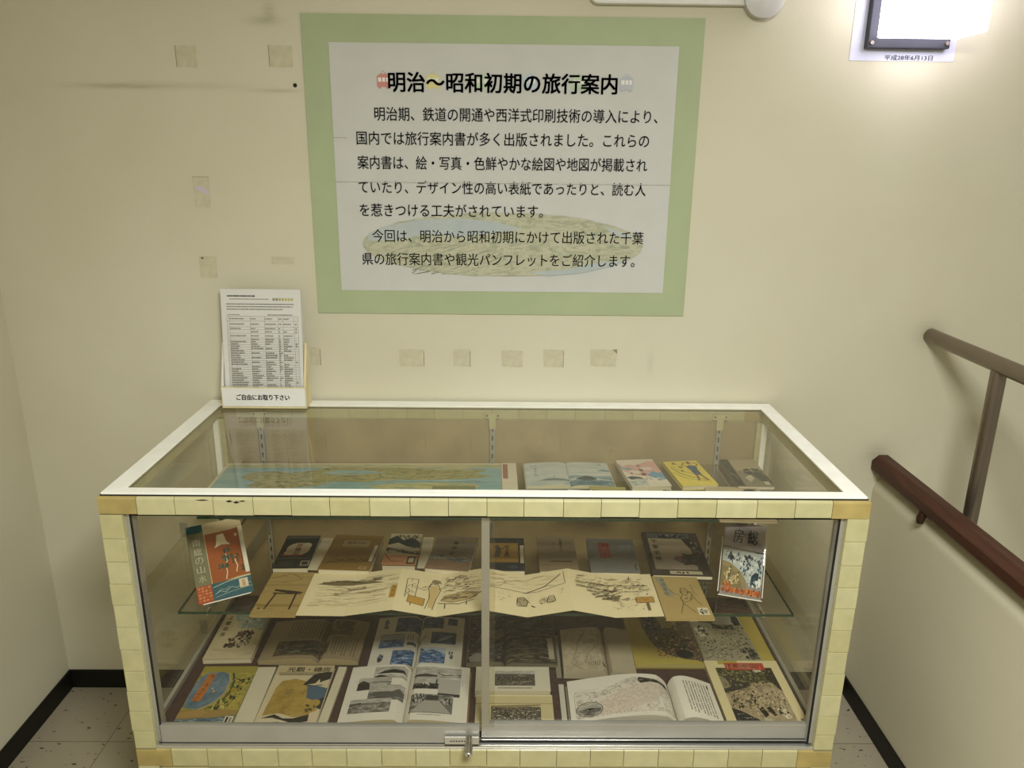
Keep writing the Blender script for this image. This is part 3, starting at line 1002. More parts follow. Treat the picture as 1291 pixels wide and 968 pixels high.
# ------------------------------------------------------------------ books
def closed_book(name, label, cat, w, h, t, loc, rotz, ops, cover='#cfc6aa', pages='#d9d0b6', group=None, spine=True, lean=None):
    o = thing(name, label, cat, loc, rotz, group)
    bt = min(.0016, t * .25)
    cm = M(cover)
    mb = MB()
    mb.box(-w / 2, w / 2, -h / 2, h / 2, 0, bt, cm)
    mb.box(-w / 2, w / 2, -h / 2, h / 2, t - bt, t, cm)
    if spine:
        mb.box(-w / 2, -w / 2 + bt, -h / 2, h / 2, bt, t - bt, cm)
    mb.art(ops, w, h, -w / 2, -h / 2, t + DZ)
    mb.build('cover', o)
    mb = MB()
    mb.box(-w / 2 + (bt if spine else .0012) + .0001, w / 2 - .0015, -h / 2 + .0015, h / 2 - .0015, bt + .0001, t - bt - .0001, M(pages))
    mb.build('page_block', o)
    if lean is not None:
        o.rotation_mode = 'XYZ'
        o.rotation_euler = (Matrix.Rotation(math.radians(rotz), 3, 'Z') @ Matrix.Rotation(math.radians(90 - lean), 3, 'X')).to_euler()
    return o


def open_book(name, label, cat, w, h, t, loc, rotz, left, right, pageL='#dcd5c4', pageR=None, cover='#6a5238', edge='#cfc4a6', group=None, gut=.5, bump=.006, t2=None):
    o = thing(name, label, cat, loc, rotz, group)
    mb = MB(); mb.box(-w / 2 - .003, w / 2 + .003, -h / 2 - .003, h / 2 + .003, 0, .0018, M(cover)); mb.build('cover', o)
    gx = -w / 2 + w * gut
    for side, ops, pc, nm, tt in ((-1, left, pageL, 'left_page', t), (1, right, pageR or pageL, 'right_page', t2 or t)):
        L = w * gut if side < 0 else w * (1 - gut)
        zb = .0020

        def prof(x, y=0, side=side, L=L, tt=tt):
            s = min(max((x - gx) * side / L, 0), 1)
            return zb + .0012 + (tt - .0012) * min(1, s / .12) ** .6 - tt * .25 * s + bump * math.sin(PI * s ** .6)
        mb = MB()
        x0, x1 = (gx - L, gx - .0004) if side < 0 else (gx + .0004, gx + L)
        mb.art(ops, x1 - x0, h, x0, -h / 2, 0, pc)
        cuts = [gx + side * L * q for q in (.01, .02, .04, .06, .09, .12, .17, .23, .3, .4, .5, .6, .7, .8, .9)]
        mb.bend(prof, cuts)
        N_ = 24
        xs = [gx + side * (.0004 + (L - .0004) * (i / N_) ** 1.6) for i in range(N_ + 1)]
        ed = M(edge)
        for yy in (-h / 2, h / 2):
            V, F = [], []
            for x in xs:
                V += [(x, yy, zb), (x, yy, prof(x))]
            for i in range(N_):
                F.append((2 * i, 2 * i + 2, 2 * i + 3, 2 * i + 1))
            mb.add(V, F, ed)
        xe = xs[-1]
        mb.add([(xe, -h / 2, zb), (xe, h / 2, zb), (xe, h / 2, prof(xe)), (xe, -h / 2, prof(xe))], [(0, 1, 2, 3)], ed)
        mb.add([(xs[0], -h / 2, zb), (xe, -h / 2, zb), (xe, h / 2, zb), (xs[0], h / 2, zb)], [(3, 2, 1, 0)], ed)
        mb.build(nm, o)
    return o


def slip(label, w, h, loc, rotz, color='#cfc7ae', group='blank paper caption slips beside the books', tilt=None, t=.0012):
    mb = MB(); mb.box(-w / 2, w / 2, -h / 2, h / 2, 0, t, M(color))
    o = mb.build('caption_slip')
    o.location = loc
    o.rotation_euler = (0, 0, math.radians(rotz))
    if tilt is not None:
        o.rotation_euler = (Matrix.Rotation(math.radians(rotz), 3, 'Z') @ Matrix.Rotation(math.radians(90 - tilt), 3, 'X')).to_euler()
    return tag(o, label, 'paper slip', group)


G_MID = 'old guidebooks in a row on the middle glass shelf'
G_TOP = 'old pamphlets on the upper glass shelf'
G_LOW = 'old guidebooks on the showcase floor'
ZM, ZU, ZF = .5905, .7505, .3335

# ---------------- middle shelf, leaning books at the two ends
ops = [('r', 0, 0, 100, 100, '#7c7a5e'), ('r', 30, 16, 100, 100, '#c9b48a'), ('r', 30, 24, 100, 93, '#9c5830'), ('p', [(30, 86), (100, 86), (100, 100), (30, 100)], '#c8b996'),
       ('r', 0, 90, 29, 100, '#38606b'), ('r', 29, 18, 30.2, 100, '#d6caa2'), ('p', [(30, 82), (100, 88), (100, 26), (30, 20)], '#9c5830'),
       ('p', [(44, 66), (48, 70), (52, 82), (64, 83), (68, 72), (74, 67), (58, 69)], '#ddd3b8'), ('e', 86, 78, 3, 2.2, '#d8b98a'),
       ('l', [(56, 24), (60, 33), (59, 40), (63, 47), (62, 56)], 1.5, '#ddd2b4'), ('l', [(76, 30), (80, 38), (77, 45), (80, 52)], 1.5, '#ddd2b4'),
       ('s', 44, 36, 66, 46, 26, 2, 6, ['#3d4a44', '#56635a', '#46523f'], 71), ('s', 52, 46, 76, 56, 26, 2, 6, ['#3d4a44', '#56635a', '#46523f'], 72), ('s', 58, 56, 74, 66, 16, 2, 6, ['#3d4a44', '#4e5b50'], 73), ('s', 70, 40, 96, 56, 22, 2, 6, ['#5a4a2e', '#6d5530', '#4d4a36'], 74), ('s', 84, 28, 99, 40, 16, 2, 6, ['#5a4a2e', '#4d4430', '#63563a'], 75),
       ('r', 28, 0, 100, 22, '#38606b'), ('l', [(30, 17), (60, 21), (98, 22.5)], 1.0, '#b7bfa6'), ('l', [(31, 8), (42, 11), (50, 8), (62, 13), (72, 10), (84, 15), (98, 13)], .9, '#a9b6a6'),
       ('l', [(31, 4), (60, 7), (99, 9)], .8, '#9fb0a6'), ('l', [(36, 10), (44, 13), (52, 11), (58, 14)], .7, '#a9b6a6'),
       ('r', 77, 9, 93, 20, '#d9ccb0'), ('v', '版', 85, 19, 6, 5, 5, '#a8402c'), ('v', '圖', 85, 14, 6, 4, 5, '#a8402c'),
       ('r', 0, 0, 27.5, 22, '#a8502f')]
for a in range(4):
    for b_ in range(5):
        ops.append(('r', 2.5 + a * 6.2, 2.5 + b_ * 3.9, 7.0 + a * 6.2, 5.0 + b_ * 3.9, '#c98a5c' if (a + b_) % 3 else '#b8683f'))
ops += [('v', '南総の山水', 14, 82, 14, 9.0, 11.6, '#d9d2b8', .01)]


def leaning(cx, cy, cz, ang, lean, w, h, t):
    """centre of the back face of a book of height h standing on its lower edge at (cx, cy, cz)"""
    R = Matrix.Rotation(math.radians(ang), 3, 'Z') @ Matrix.Rotation(math.radians(90 - lean), 3, 'X')
    return Vector((cx, cy, cz)) + R @ Vector((0, h / 2, -t))


LM = (.0 - .5744, 1.4944, .601)
closed_book('travel_guide_book', 'upright guidebook with olive title strip and orange pine picture, left end of middle shelf', 'book', .1160, .171, .012,
            leaning(*LM, 29.6, 33, .116, .171, .012), 29.6, ops, '#7c7a5e', group=G_MID, lean=33)
ops = [('r', 0, 0, 100, 100, '#908b88'), ('r', 0, 66, 100, 100, '#968e90'), ('h', 2, 68, 98, 98, 60, 0, 9, .6, ['#878082', '#a39b9b', '#7d7678'], 3),
       ('v', '房', 34, 91, 24, 19, 20, '#2f3c58', .01), ('v', '総', 70, 91, 24, 19, 20, '#2f3c58', .01),
       ('p', [(0, 66), (0, 62), (50, 61), (80, 57), (100, 60), (100, 66)], '#8f8a86'), ('p', [(70, 60), (92, 58), (100, 61), (84, 62)], '#3b322e'), ('l', [(0, 65.5), (60, 63), (100, 62)], 1.2, '#3e3a38'),
       ('r', 0, 20, 100, 61, '#aeb6b4'), ('s', 6, 40, 98, 60, 60, 3, 9, ['#232833', '#3d4a58', '#d2d6d2', '#c2c8c6', '#52606c'], 8), ('s', 40, 24, 98, 44, 40, 3, 9, ['#1f2b38', '#d6d9d4', '#3c5568', '#b5bdbd'], 9),
       ('p', [(0, 46), (20, 44), (48, 34), (62, 22), (64, 10), (0, 12)], '#8d7f5d'), ('p', [(0, 40), (20, 37), (44, 28), (54, 12), (0, 12)], '#7c704e'),
       ('s', 4, 14, 46, 40, 46, 3, 8, ['#d5c8a0', '#a89a70', '#5d5338', '#c2ad7c'], 10), ('p', [(72, 18), (86, 18), (92, 30), (84, 36), (74, 30)], '#1e3346'),
       ('s', 66, 12, 98, 30, 26, 3, 8, ['#dfe2de', '#2e4a60', '#dfe2de'], 12), ('s', 0, 2, 100, 14, 60, 4, 10, ['#b85f2a', '#a44f22', '#c87a3c', '#7d3c1c'], 13), ('s', 0, 8, 26, 22, 14, 4, 9, ['#b85f2a', '#a44f22', '#c87a3c'], 14)]
RM = (.5636, 1.508, .601)
closed_book('travel_guide_book', 'upright pamphlet with two big blue characters and orange flowers, right end of middle shelf', 'book', .0890, .166, .006,
            leaning(*RM, -17.6, 34, .089, .166, .006), -17.6, ops, '#a9a4a0', group=G_MID, lean=34)


def stand(label, base_pt, ang, lean, w, h, t, mat, dx=0.0):
    R = Matrix.Rotation(math.radians(ang), 3, 'Z') @ Matrix.Rotation(math.radians(90 - lean), 3, 'X')
    o = thing('book_stand', label, 'book stand', base_pt, 0, 'acrylic stands holding books upright')
    o.rotation_euler = R.to_euler()
    e = PLASTW
    mb = MB()
    mb.box(dx - w / 2, dx + w / 2, .006, h, -t - .0042, -t - .0018, mat)
    mb.box(dx - w / 2 - .002, dx - w / 2, .006, h, -t - .0042, -t - .0018, e)
    mb.box(dx + w / 2, dx + w / 2 + .002, .006, h, -t - .0042, -t - .0018, e)
    mb.build('back_plate', o)
    mb = MB()
    mb.box(dx - w / 2, dx + w / 2, -.0028, -.0006, -t - .004, .010, mat)
    mb.box(dx - w / 2, dx + w / 2, -.0028, -.0006, .010, .012, e)
    mb.build('lip', o)
    # prop that reaches back down to the shelf
    zb = (Vector(base_pt) + R @ Vector((0, h * .8, -t - .005))).z - ZM
    dirw = Vector((0, 0, -1))
    loc = R.inverted() @ dirw
    a = Vector((dx, h * .8, -t - .0062))
    mb = MB()
    V = []
    for s in (-1, 1):
        V += [a + Vector((s * w * .3, 0, 0)), a + Vector((s * w * .3, 0, 0)) + loc * (zb - .001)]
    off = Vector((0, 0, -.002))
    V2 = [v + off for v in V]
    mb.add([tuple(v) for v in V + V2], [(0, 1, 3, 2), (4, 6, 7, 5), (0, 4, 5, 1), (2, 3, 7, 6), (0, 2, 6, 4), (1, 5, 7, 3)], mat)
    mb.build('prop', o)


stand('clear acrylic stand behind the orange pine guidebook', LM, 29.6, 33, .10, .14, .012, ACRYL)
stand('white-edged acrylic stand under the pamphlet with two big characters', RM, -17.6, 34, .094, .13, .006, ACRYL)
_R = Matrix.Rotation(math.radians(29.6), 3, 'Z') @ Matrix.Rotation(math.radians(90 - 33), 3, 'X')
slip('tall white slip along the right edge of the orange pine guidebook', .009, .105, Vector(LM) + _R @ Vector((.0530, .098, .0022)), 29.6, '#dcd7c8', tilt=33)

# ---------------- middle shelf, back row lying flat; shade toned into some covers and slips
ops = [('r', 0, 0, 100, 100, '#23251f'), ('r', 0, 90, 100, 100, '#4d4a45'), ('r', 8, 20, 92, 84, '#1c2320'), ('e', 50, 56, 34, 20, '#c3b49a'), ('e', 30, 44, 16, 8, '#c3b49a'), ('e', 70, 66, 16, 10, '#c3b49a'),
       ('v', '房總記', 50, 74, 16, 11, 13, '#a3362a', .02), ('r', 10, 36, 70, 38.5, '#a3362a'), ('e', 40, 12, 30, 7, '#31332c'), ('r', 74, 6, 98, 20, '#a9a08a'), ('r', 77, 8, 95, 18, '#2b2a25'), ('l', [(4, 26), (50, 30), (96, 26)], 1, '#7d755f')]
closed_book('travel_guide_book', 'black guidebook with red characters on pale cartouche, back row of middle shelf', 'book', .084, .160, .018, (-.4700, 1.692, ZM), 2, ops, '#2b2a26', group=G_MID)
slip('pale slip between the black cartouche guidebook and the ochre one', .028, .155, (-.4125, 1.690, ZM + .012), -1)
ops = [('r', 0, 0, 100, 100, '#84692f'), ('r', 24, 64, 78, 84, '#9c8a5f'), ('t', '風景の房', 32, 76, 38, 7, '#3e3520', .01), ('d', 30, 68, 70, 2, '#6a5c38', 3), ('p', [(0, 18), (20, 22), (38, 30), (44, 26), (58, 33), (64, 27), (84, 33), (100, 30), (96, 22), (70, 20), (40, 20), (14, 16)], '#6d5424'),
       ('l', [(12, 20), (26, 30), (34, 24), (46, 33), (54, 26), (72, 34), (82, 25), (96, 33)], 1.6, '#4b3a1c'), ('l', [(4, 17), (40, 20), (90, 24)], 1, '#5e4a24'), ('r', 78, 3, 92, 9, '#c3b285'), ('r', 79, 4, 91, 8, '#84692f')]
closed_book('travel_guide_book', 'ochre brown guidebook with mountain line drawing, back row of middle shelf', 'book', .122, .170, .018, (-.3360, 1.690, ZM), -3, ops, '#7f652d', group=G_MID)
slip('narrow white slip lying on the right edge of the ochre guidebook', .008, .075, (-.2820, 1.680, ZM + .0190), -3)
ops = [('r', 0, 0, 100, 100, '#c5b593'), ('r', 0, 32, 100, 100, '#b9b296'), ('p', [(0, 82), (20, 94), (44, 78), (70, 88), (100, 70), (100, 52), (60, 58), (30, 70), (0, 62)], '#23303a'), ('s', 22, 80, 98, 99, 40, 3, 10, ['#2c2a22', '#6d6a52', '#a39a78'], 5),
       ('p', [(0, 54), (30, 50), (60, 44), (100, 42), (100, 32), (60, 36), (20, 44), (0, 42)], '#3a3a34'), ('h', 4, 34, 98, 56, 30, -.1, 16, 1, ['#6b6a5c', '#ccc5ad'], 6), ('r', 0, 0, 100, 30, '#b9855f'), ('h', 2, 4, 70, 30, 20, .1, 16, 1, ['#8d5a40', '#d1a884'], 7), ('l', [(0, 34), (24, 12), (66, 10)], 1.4, '#3a2e24'), ('r', 72, 4, 96, 26, '#2c2822'), ('r', 76, 8, 92, 22, '#b8ad90')]
closed_book('travel_guide_book', 'guidebook with dark pine coast picture over orange foot, back row of middle shelf', 'book', .080, .157, .020, (-.2130, 1.702, ZM), -1, ops, '#5a3a34', group=G_MID)
slip('wide pale slip right of the dark pine coast guidebook', .027, .152, (-.1565, 1.699, ZM + .012), 0)
ops = [('r', 0, 0, 100, 100, '#817563'), ('h', 0, 40, 100, 100, 24, 0, 26, .8, ['#8c806d', '#75695a'], 4), ('r', 70, 84, 98, 92, '#8a7d58'), ('v', '海岸記', 50, 84, 12, 10, 16, '#3a3026', .02),
       ('p', [(0, 38), (30, 42), (60, 32), (100, 34), (100, 26), (60, 24), (30, 34), (0, 30)], '#5c6c7c'), ('h', 0, 26, 100, 38, 18, .0, 22, 1, ['#c9c6b8', '#3f5468'], 5), ('r', 0, 0, 100, 22, '#8a705a'), ('h', 0, 2, 100, 22, 20, .05, 20, .9, ['#977d66', '#735b49'], 6)]
closed_book('travel_guide_book', 'grey brown guidebook with blue sea stripe, tilted, back row of middle shelf', 'book', .104, .165, .018, (-.0900, 1.690, ZM), -7, ops, '#8d8070', group=G_MID)
ops = [('r', 0, 0, 100, 100, '#2f3338'), ('r', 4, 24, 84, 84, '#a8873f'), ('r', 4, 36, 84, 40, '#8f7436'), ('p', [(20, 40), (26, 60), (22, 72), (30, 78), (38, 68), (40, 56), (36, 40)], '#5f5a44'), ('p', [(46, 40), (52, 66), (48, 76), (60, 74), (58, 56), (62, 40)], '#7d5f34'), ('l', [(26, 74), (36, 62), (50, 70), (62, 76)], 1.6, '#3a3222'), ('l', [(50, 40), (56, 56), (58, 40)], 1.4, '#3a3222'), ('r', 4, 2, 92, 18, '#1f242a'), ('e', 70, 10, 14, 5, '#39424a')]
closed_book('travel_guide_book', 'dark guidebook with gold centre panel behind the middle door strip, middle shelf', 'book', .095, .160, .014, (.0390, 1.692, ZM), 0, ops, '#2b2f34', group=G_MID)
slip('white slip on the right edge of the gold panel guidebook', .009, .085, (.0800, 1.688, ZM + .0146), 0)
ops = [('r', 0, 0, 100, 100, '#897a60'), ('h', 0, 0, 100, 100, 40, 0, 30, .5, ['#928369', '#7f7056'], 3), ('v', '房總めぐり', 62, 92, 8, 6.5, 8, '#3b3226', .02), ('v', '案内記', 42, 82, 5, 5, 7, '#5f5440'), ('p', [(22, 24), (40, 28), (88, 27), (84, 24), (50, 25)], '#3b352b'), ('l', [(4, 36), (40, 33), (60, 34)], .8, '#7d7058'), ('l', [(2, 8), (40, 4), (90, 6)], 1, '#6a5e48'), ('l', [(4, 14), (30, 16)], .8, '#6a5e48')]
closed_book('travel_guide_book', 'plain tan guidebook with two small columns of black title, middle shelf', 'book', .094, .171, .010, (.1680, 1.704, ZM), 0, ops, '#897a60', group=G_MID)
ops = [('r', 0, 0, 100, 100, '#70726f'), ('h', 0, 0, 100, 100, 60, .1, 20, .6, ['#7a7c79', '#676966', '#80827e'], 3), ('r', 22, 40, 46, 86, '#8a2c24'), ('v', '房總遊覽', 34, 84, 15, 9, 10.8, '#d3a08a', .01), ('p', [(66, 60), (80, 66), (90, 58), (92, 84), (70, 88)], '#737a7c'), ('h', 6, 14, 70, 34, 20, 0, 10, .7, ['#868882', '#5d5f5c'], 5), ('l', [(94, 8), (92, 18), (96, 26)], 2, '#35393f')]
closed_book('travel_guide_book', 'grey blue guidebook with tall red title label, middle shelf', 'book', .117, .166, .012, (.3030, 1.692, ZM), -2, ops, '#6a6c69', group=G_MID)
ops = [('r', 0, 0, 100, 100, '#3a332c'), ('r', 8, 12, 80, 84, '#a3977f'), ('r', 8, 12, 80, 40, '#8d8272'), ('r', 8, 84, 84, 98, '#4a4d52'), ('s', 20, 84, 80, 98, 26, 5, 12, ['#2b2d33', '#6d7078'], 4), ('v', '千葉名勝', 18, 82, 10, 9, 14, '#25211b', .02),
       ('p', [(50, 30), (62, 44), (60, 50), (72, 46), (84, 50), (96, 34), (96, 14), (74, 24), (60, 22)], '#2f2b24'), ('p', [(68, 84), (84, 86), (98, 60), (98, 10), (88, 10), (84, 50), (74, 70)], '#26241f'), ('e', 52, 36, 8, 6, '#6a3f52'), ('s', 56, 24, 92, 48, 30, 4, 9, ['#1f1c18', '#4a443a', '#37302a'], 9), ('s', 80, 40, 98, 84, 20, 4, 8, ['#8d8878', '#5e594e', '#2c2823'], 10), ('r', 30, 2, 84, 9, '#b1a68c'), ('s', 32, 3, 82, 8, 6, 4, 6, ['#3a332c'], 11), ('h', 10, 14, 60, 36, 16, .05, 18, .8, ['#9a907d', '#7d7364'], 12)]
closed_book('travel_guide_book', 'large dark framed guidebook with black tree, right end of middle shelf back row', 'book', .141, .213, .012, (.4610, 1.704, ZM), -2.5, ops, '#3a332c', group=G_MID)

# ---------------- the folding album across the front of the middle shelf
FL = -.409
folds = [-.409, -.308, -.204, -.110, -.0085, .0870, .1850, .2765, .3810]
hts = [.004, .003, .019, .002, .020, .002, .020, .002, .006]


def zig(x, y=0):
    for i in range(8):
        if x <= folds[i + 1] + 1e-6:
            s = (x - folds[i]) / (folds[i + 1] - folds[i])
            return hts[i] + (hts[i + 1] - hts[i]) * min(max(s, 0), 1)
    return hts[-1]


alb = thing('folding_album', 'long concertina album with ink sketches unfolded along the front of the middle shelf', 'album', (0, 1.5235, ZM + .0008))
FWD = folds[-1] - folds[0]
nx = lambda x: (x - FL) / FWD * 100
PAP = '#ddd1aa'
IK = '#2b241a'
GR = '#6f6446'
ops = []
# four two-panel pictures: coast with boat, figure at a wall, road with bundles, village by the water
ops += [('p', [(2, 72), (6, 78), (12, 80), (18, 76), (22, 68), (14, 70), (8, 68)], GR), ('s', 3, 72, 20, 80, 40, .6, 1.6, ['#5b523d', '#6e6449', '#857a5c'], 3), ('h', 3, 30, 26, 66, 46, -.05, 4, .5, [GR, '#9b9070', '#6d634b'], 4), ('l', [(11.5, 58), (12, 62), (16, 63), (17, 58), (11.5, 57)], .8, IK), ('r', 12, 57, 16.4, 60, '#6e6449'), ('h', 16, 70, 26, 88, 24, .3, 5, .45, [GR, '#a69b7a'], 5), ('h', 2, 16, 24, 30, 18, .05, 6, .4, ['#a69b7a', GR], 6),
        ('r', 24.2, 28, 26, 58, '#b08a3c'), ('v', '名所記', 25.1, 56, .9, 6, 9, IK)]
ops += [('l', [(28.6, 32), (28.4, 76), (31.6, 78), (31.4, 34)], .8, IK), ('h', 28.6, 36, 31.2, 76, 16, 1.57, 10, .5, [IK, GR], 7), ('p', [(29.4, 22), (34, 18), (34.2, 34), (29.6, 38)], '#b98f45'), ('l', [(29.4, 22), (34, 18), (34.2, 34), (29.6, 38), (29.4, 22)], .7, IK), ('l', [(30.5, 22), (30.5, 15)], 1, IK),
        ('p', [(35.0, 40), (35.4, 16), (36.8, 16), (37.2, 40), (38, 60), (37.0, 70), (35.2, 66)], '#c8b07a'), ('l', [(34.6, 12), (35.4, 40), (34.8, 60), (35.4, 72), (37.4, 72), (38.2, 58), (37.2, 36), (36.6, 12)], .8, IK), ('l', [(33, 60), (34.8, 64), (35.8, 78), (37.6, 82), (38.2, 74)], .8, IK), ('e', 36.6, 78, 1.2, 5, '#8a7a58'), ('l', [(31.6, 58), (33.6, 54), (35, 60)], .6, IK),
        ('p', [(38.6, 34), (42, 26), (47, 28), (50, 40), (46, 46), (40, 44)], '#bba877'), ('l', [(38.6, 34), (42, 26), (47, 28), (50, 42), (46, 46), (40, 44), (38.6, 34)], .7, IK), ('s', 39, 40, 47, 84, 60, .5, 1.4, [IK, GR, '#6e6449'], 8), ('h', 39, 46, 50, 88, 34, .2, 2.5, .5, [IK, GR], 9), ('l', [(40, 24), (40, 14)], 1.2, IK), ('l', [(46, 25), (46, 16)], 1.2, IK), ('l', [(38, 28), (44, 20), (48, 26)], 1, IK)]
ops += [('l', [(54, 66), (60, 80), (68, 90)], .5, GR), ('h', 51, 58, 72, 92, 26, .15, 4, .4, [GR, '#a69b7a'], 10), ('l', [(62, 52), (68, 62), (73, 88)], 1.2, IK), ('l', [(73.8, 94), (74, 64), (66, 52), (52, 56)], .6, IK), ('l', [(55.6, 80), (57, 72), (55, 60), (51.4, 58)], .5, GR),
        ('e', 61.5, 30, 1.6, 9, '#a69b7a'), ('l', [(60, 22), (60.2, 38), (62, 42), (63.2, 34), (62.6, 22), (60, 20)], .9, IK), ('e', 69.5, 30, 1.3, 7, '#b9ae8a'), ('l', [(68.4, 24), (69, 38), (70.4, 38), (70.8, 26), (68.4, 23)], .8, IK), ('s', 66, 22, 70, 36, 18, .5, 1.2, [IK, GR], 11), ('l', [(64, 22), (65, 17)], 1.2, IK), ('s', 53, 26, 58, 52, 12, .3, .8, [IK, GR], 12), ('s', 72, 40, 73.6, 54, 5, .4, .9, [IK], 13)]
ops += [('s', 77, 74, 98, 90, 60, .8, 2.4, ['#b5aa86', '#a2976f', '#c0b48c', '#8f8663'], 14), ('h', 77, 58, 98, 74, 40, -.08, 4, .6, ['#6e6449', GR, '#8c815f'], 15), ('l', [(77, 62), (84, 58), (96, 55)], .7, IK), ('h', 82, 34, 90, 60, 40, 1.2, 8, .5, ['#6e6449', IK, GR], 16), ('p', [(86.4, 38), (88.6, 34), (89.4, 44), (87, 50)], '#7d7253'), ('s', 88, 14, 97, 40, 34, .4, .9, [IK, GR], 17), ('s', 94, 40, 99, 66, 22, .4, 1.0, [IK, GR], 18),
        ('r', 93.6, 30, 98.6, 42, '#b08a3c'), ('l', [(93.6, 30), (98.6, 30), (98.6, 42), (93.6, 42), (93.6, 30)], .6, IK), ('r', 96.2, 12, 97, 30, '#6e6449'), ('s', 94.2, 33, 98, 39, 6, .5, 1.1, ['#7d4a2a'], 19), ('l', [(93, 84), (93.3, 92)], 1.2, IK)]
ops += [('h', 4, 74, 21, 80, 30, .1, 2, .7, [IK, '#4d432e'], 30), ('h', 8, 44, 24, 60, 16, -.1, 3, .6, [GR], 31), ('s', 11, 56, 17, 62, 16, .4, 1.0, [IK, GR], 32),
        ('h', 38.5, 60, 47, 88, 40, 1.0, 1.6, .7, [IK, GR], 33), ('s', 33, 44, 39, 76, 16, .3, .8, [IK], 34), ('s', 47, 62, 51, 86, 14, .3, .8, [IK, GR], 35), ('h', 39, 30, 49, 42, 30, .1, 2, .7, [IK, GR], 36),
        ('s', 59.5, 20, 64, 42, 16, .4, 1.0, [IK, GR], 37), ('s', 66, 22, 71, 38, 22, .4, 1.0, [IK, GR], 38), ('s', 53, 20, 59, 50, 12, .3, .7, [IK], 39),
        ('h', 80, 36, 92, 60, 50, .9, 2.2, .8, [IK, GR], 40), ('s', 86, 12, 97, 42, 40, .35, .9, [IK, '#4d432e'], 41), ('s', 92, 44, 98.5, 70, 30, .35, .9, [IK, GR], 42), ('h', 77, 60, 97, 72, 40, 1.3, 3, .7, [IK, GR], 43)]
mb = MB()
mb.lw = 1.75
mb.art(ops, FWD, .172, FL, -.086, .0012, PAP)
bottom = MB()
mb.add([(FL, -.086, 0), (FL + FWD, -.086, 0), (FL + FWD, .086, 0), (FL, .086, 0)], [(3, 2, 1, 0)], M(PAP))
mb.bend(zig, folds[1:-1])
# paper edges
for yy in (-.086, .086):
    V, F = [], []
    for x in folds:
        V += [(x, yy, zig(x)), (x, yy, zig(x) + .0012)]
    for i in range(8):
        F.append((2 * i, 2 * i + 2, 2 * i + 3, 2 * i + 1))
    mb.add(V, F, M(PAP))
mb.build('folded_sheet', alb)
ops = [('r', 0, 0, 100, 100, '#a08a55'), ('h', 0, 50, 100, 96, 20, -.02, 50, 1, ['#8f7a48', '#b19b66', '#85703f'], 3), ('l', [(4, 84), (30, 90), (46, 96), (60, 92), (80, 82)], 1, '#6a5a38'), ('r', 0, 18, 100, 24, '#8d7845'), ('r', 0, 66, 100, 70, '#93804f'),
       ('p', [(26, 54), (28, 58), (92, 52), (94, 49), (60, 49)], '#33261f'), ('p', [(26, 47), (27, 50), (92, 48), (92, 46)], '#33261f'), ('l', [(24, 12), (34, 50)], 3, '#33261f'), ('l', [(80, 12), (80, 50)], 3, '#33261f'), ('h', 0, 2, 100, 18, 8, 0, 40, .8, ['#b19b66', '#8a7644'], 4), ('e', 12, 14, 4, 2, '#5e4c2c'), ('l', [(4, 22), (20, 20)], 1.2, '#6a5a38')]
mb = MB(); mb.box(-.5065, -.4095, -.088, .088, 0, .0060, M('#a08a55')); mb.art(ops, .097, .176, -.5065, -.088, .0060 + DZ); cv = mb.build('front_cover', alb); cv['label'] = 'brown cover panel with a dark gate drawing'
ops = [('r', 0, 0, 100, 100, '#a8935f'), ('p', [(6, 96), (22, 98), (34, 50), (18, 48)], '#8b8a74'), ('v', '房總道中', 20, 94, 9, 9, 11, '#3a382e'), ('l', [(28, 66), (36, 56), (46, 54)], 1, '#4a4030'), ('e', 58, 64, 8, 6, '#9a8555'), ('l', [(50, 60), (54, 70), (64, 70), (68, 60), (60, 52), (52, 56), (50, 60)], 1, '#4a4030'), ('l', [(46, 50), (48, 34), (36, 12)], 1.1, '#4a4030'), ('l', [(48, 34), (68, 12)], 1.1, '#4a4030'), ('l', [(54, 56), (46, 44), (52, 36), (66, 40), (74, 56), (70, 62)], 1, '#4a4030'), ('l', [(72, 60), (78, 40), (86, 30)], 1, '#4a4030'), ('l', [(78, 78), (80, 56), (86, 54)], .8, '#4a4030'), ('r', 72, 8, 94, 24, '#d2cbb2'), ('s', 73, 9, 93, 23, 16, 3, 6, ['#3a3a36', '#6a6a60'], 4), ('s', 50, 40, 76, 66, 14, 2, 5, ['#7a6a44', '#5a4d33'], 5)]
mb = MB(); mb.box(.3835, .4885, -.094, .079, 0, .0060, M('#a8935f')); mb.art(ops, .105, .173, .3835, -.094, .0060 + DZ); cv = mb.build('back_cover', alb); cv['label'] = 'tan cover panel with a seated figure sketch'

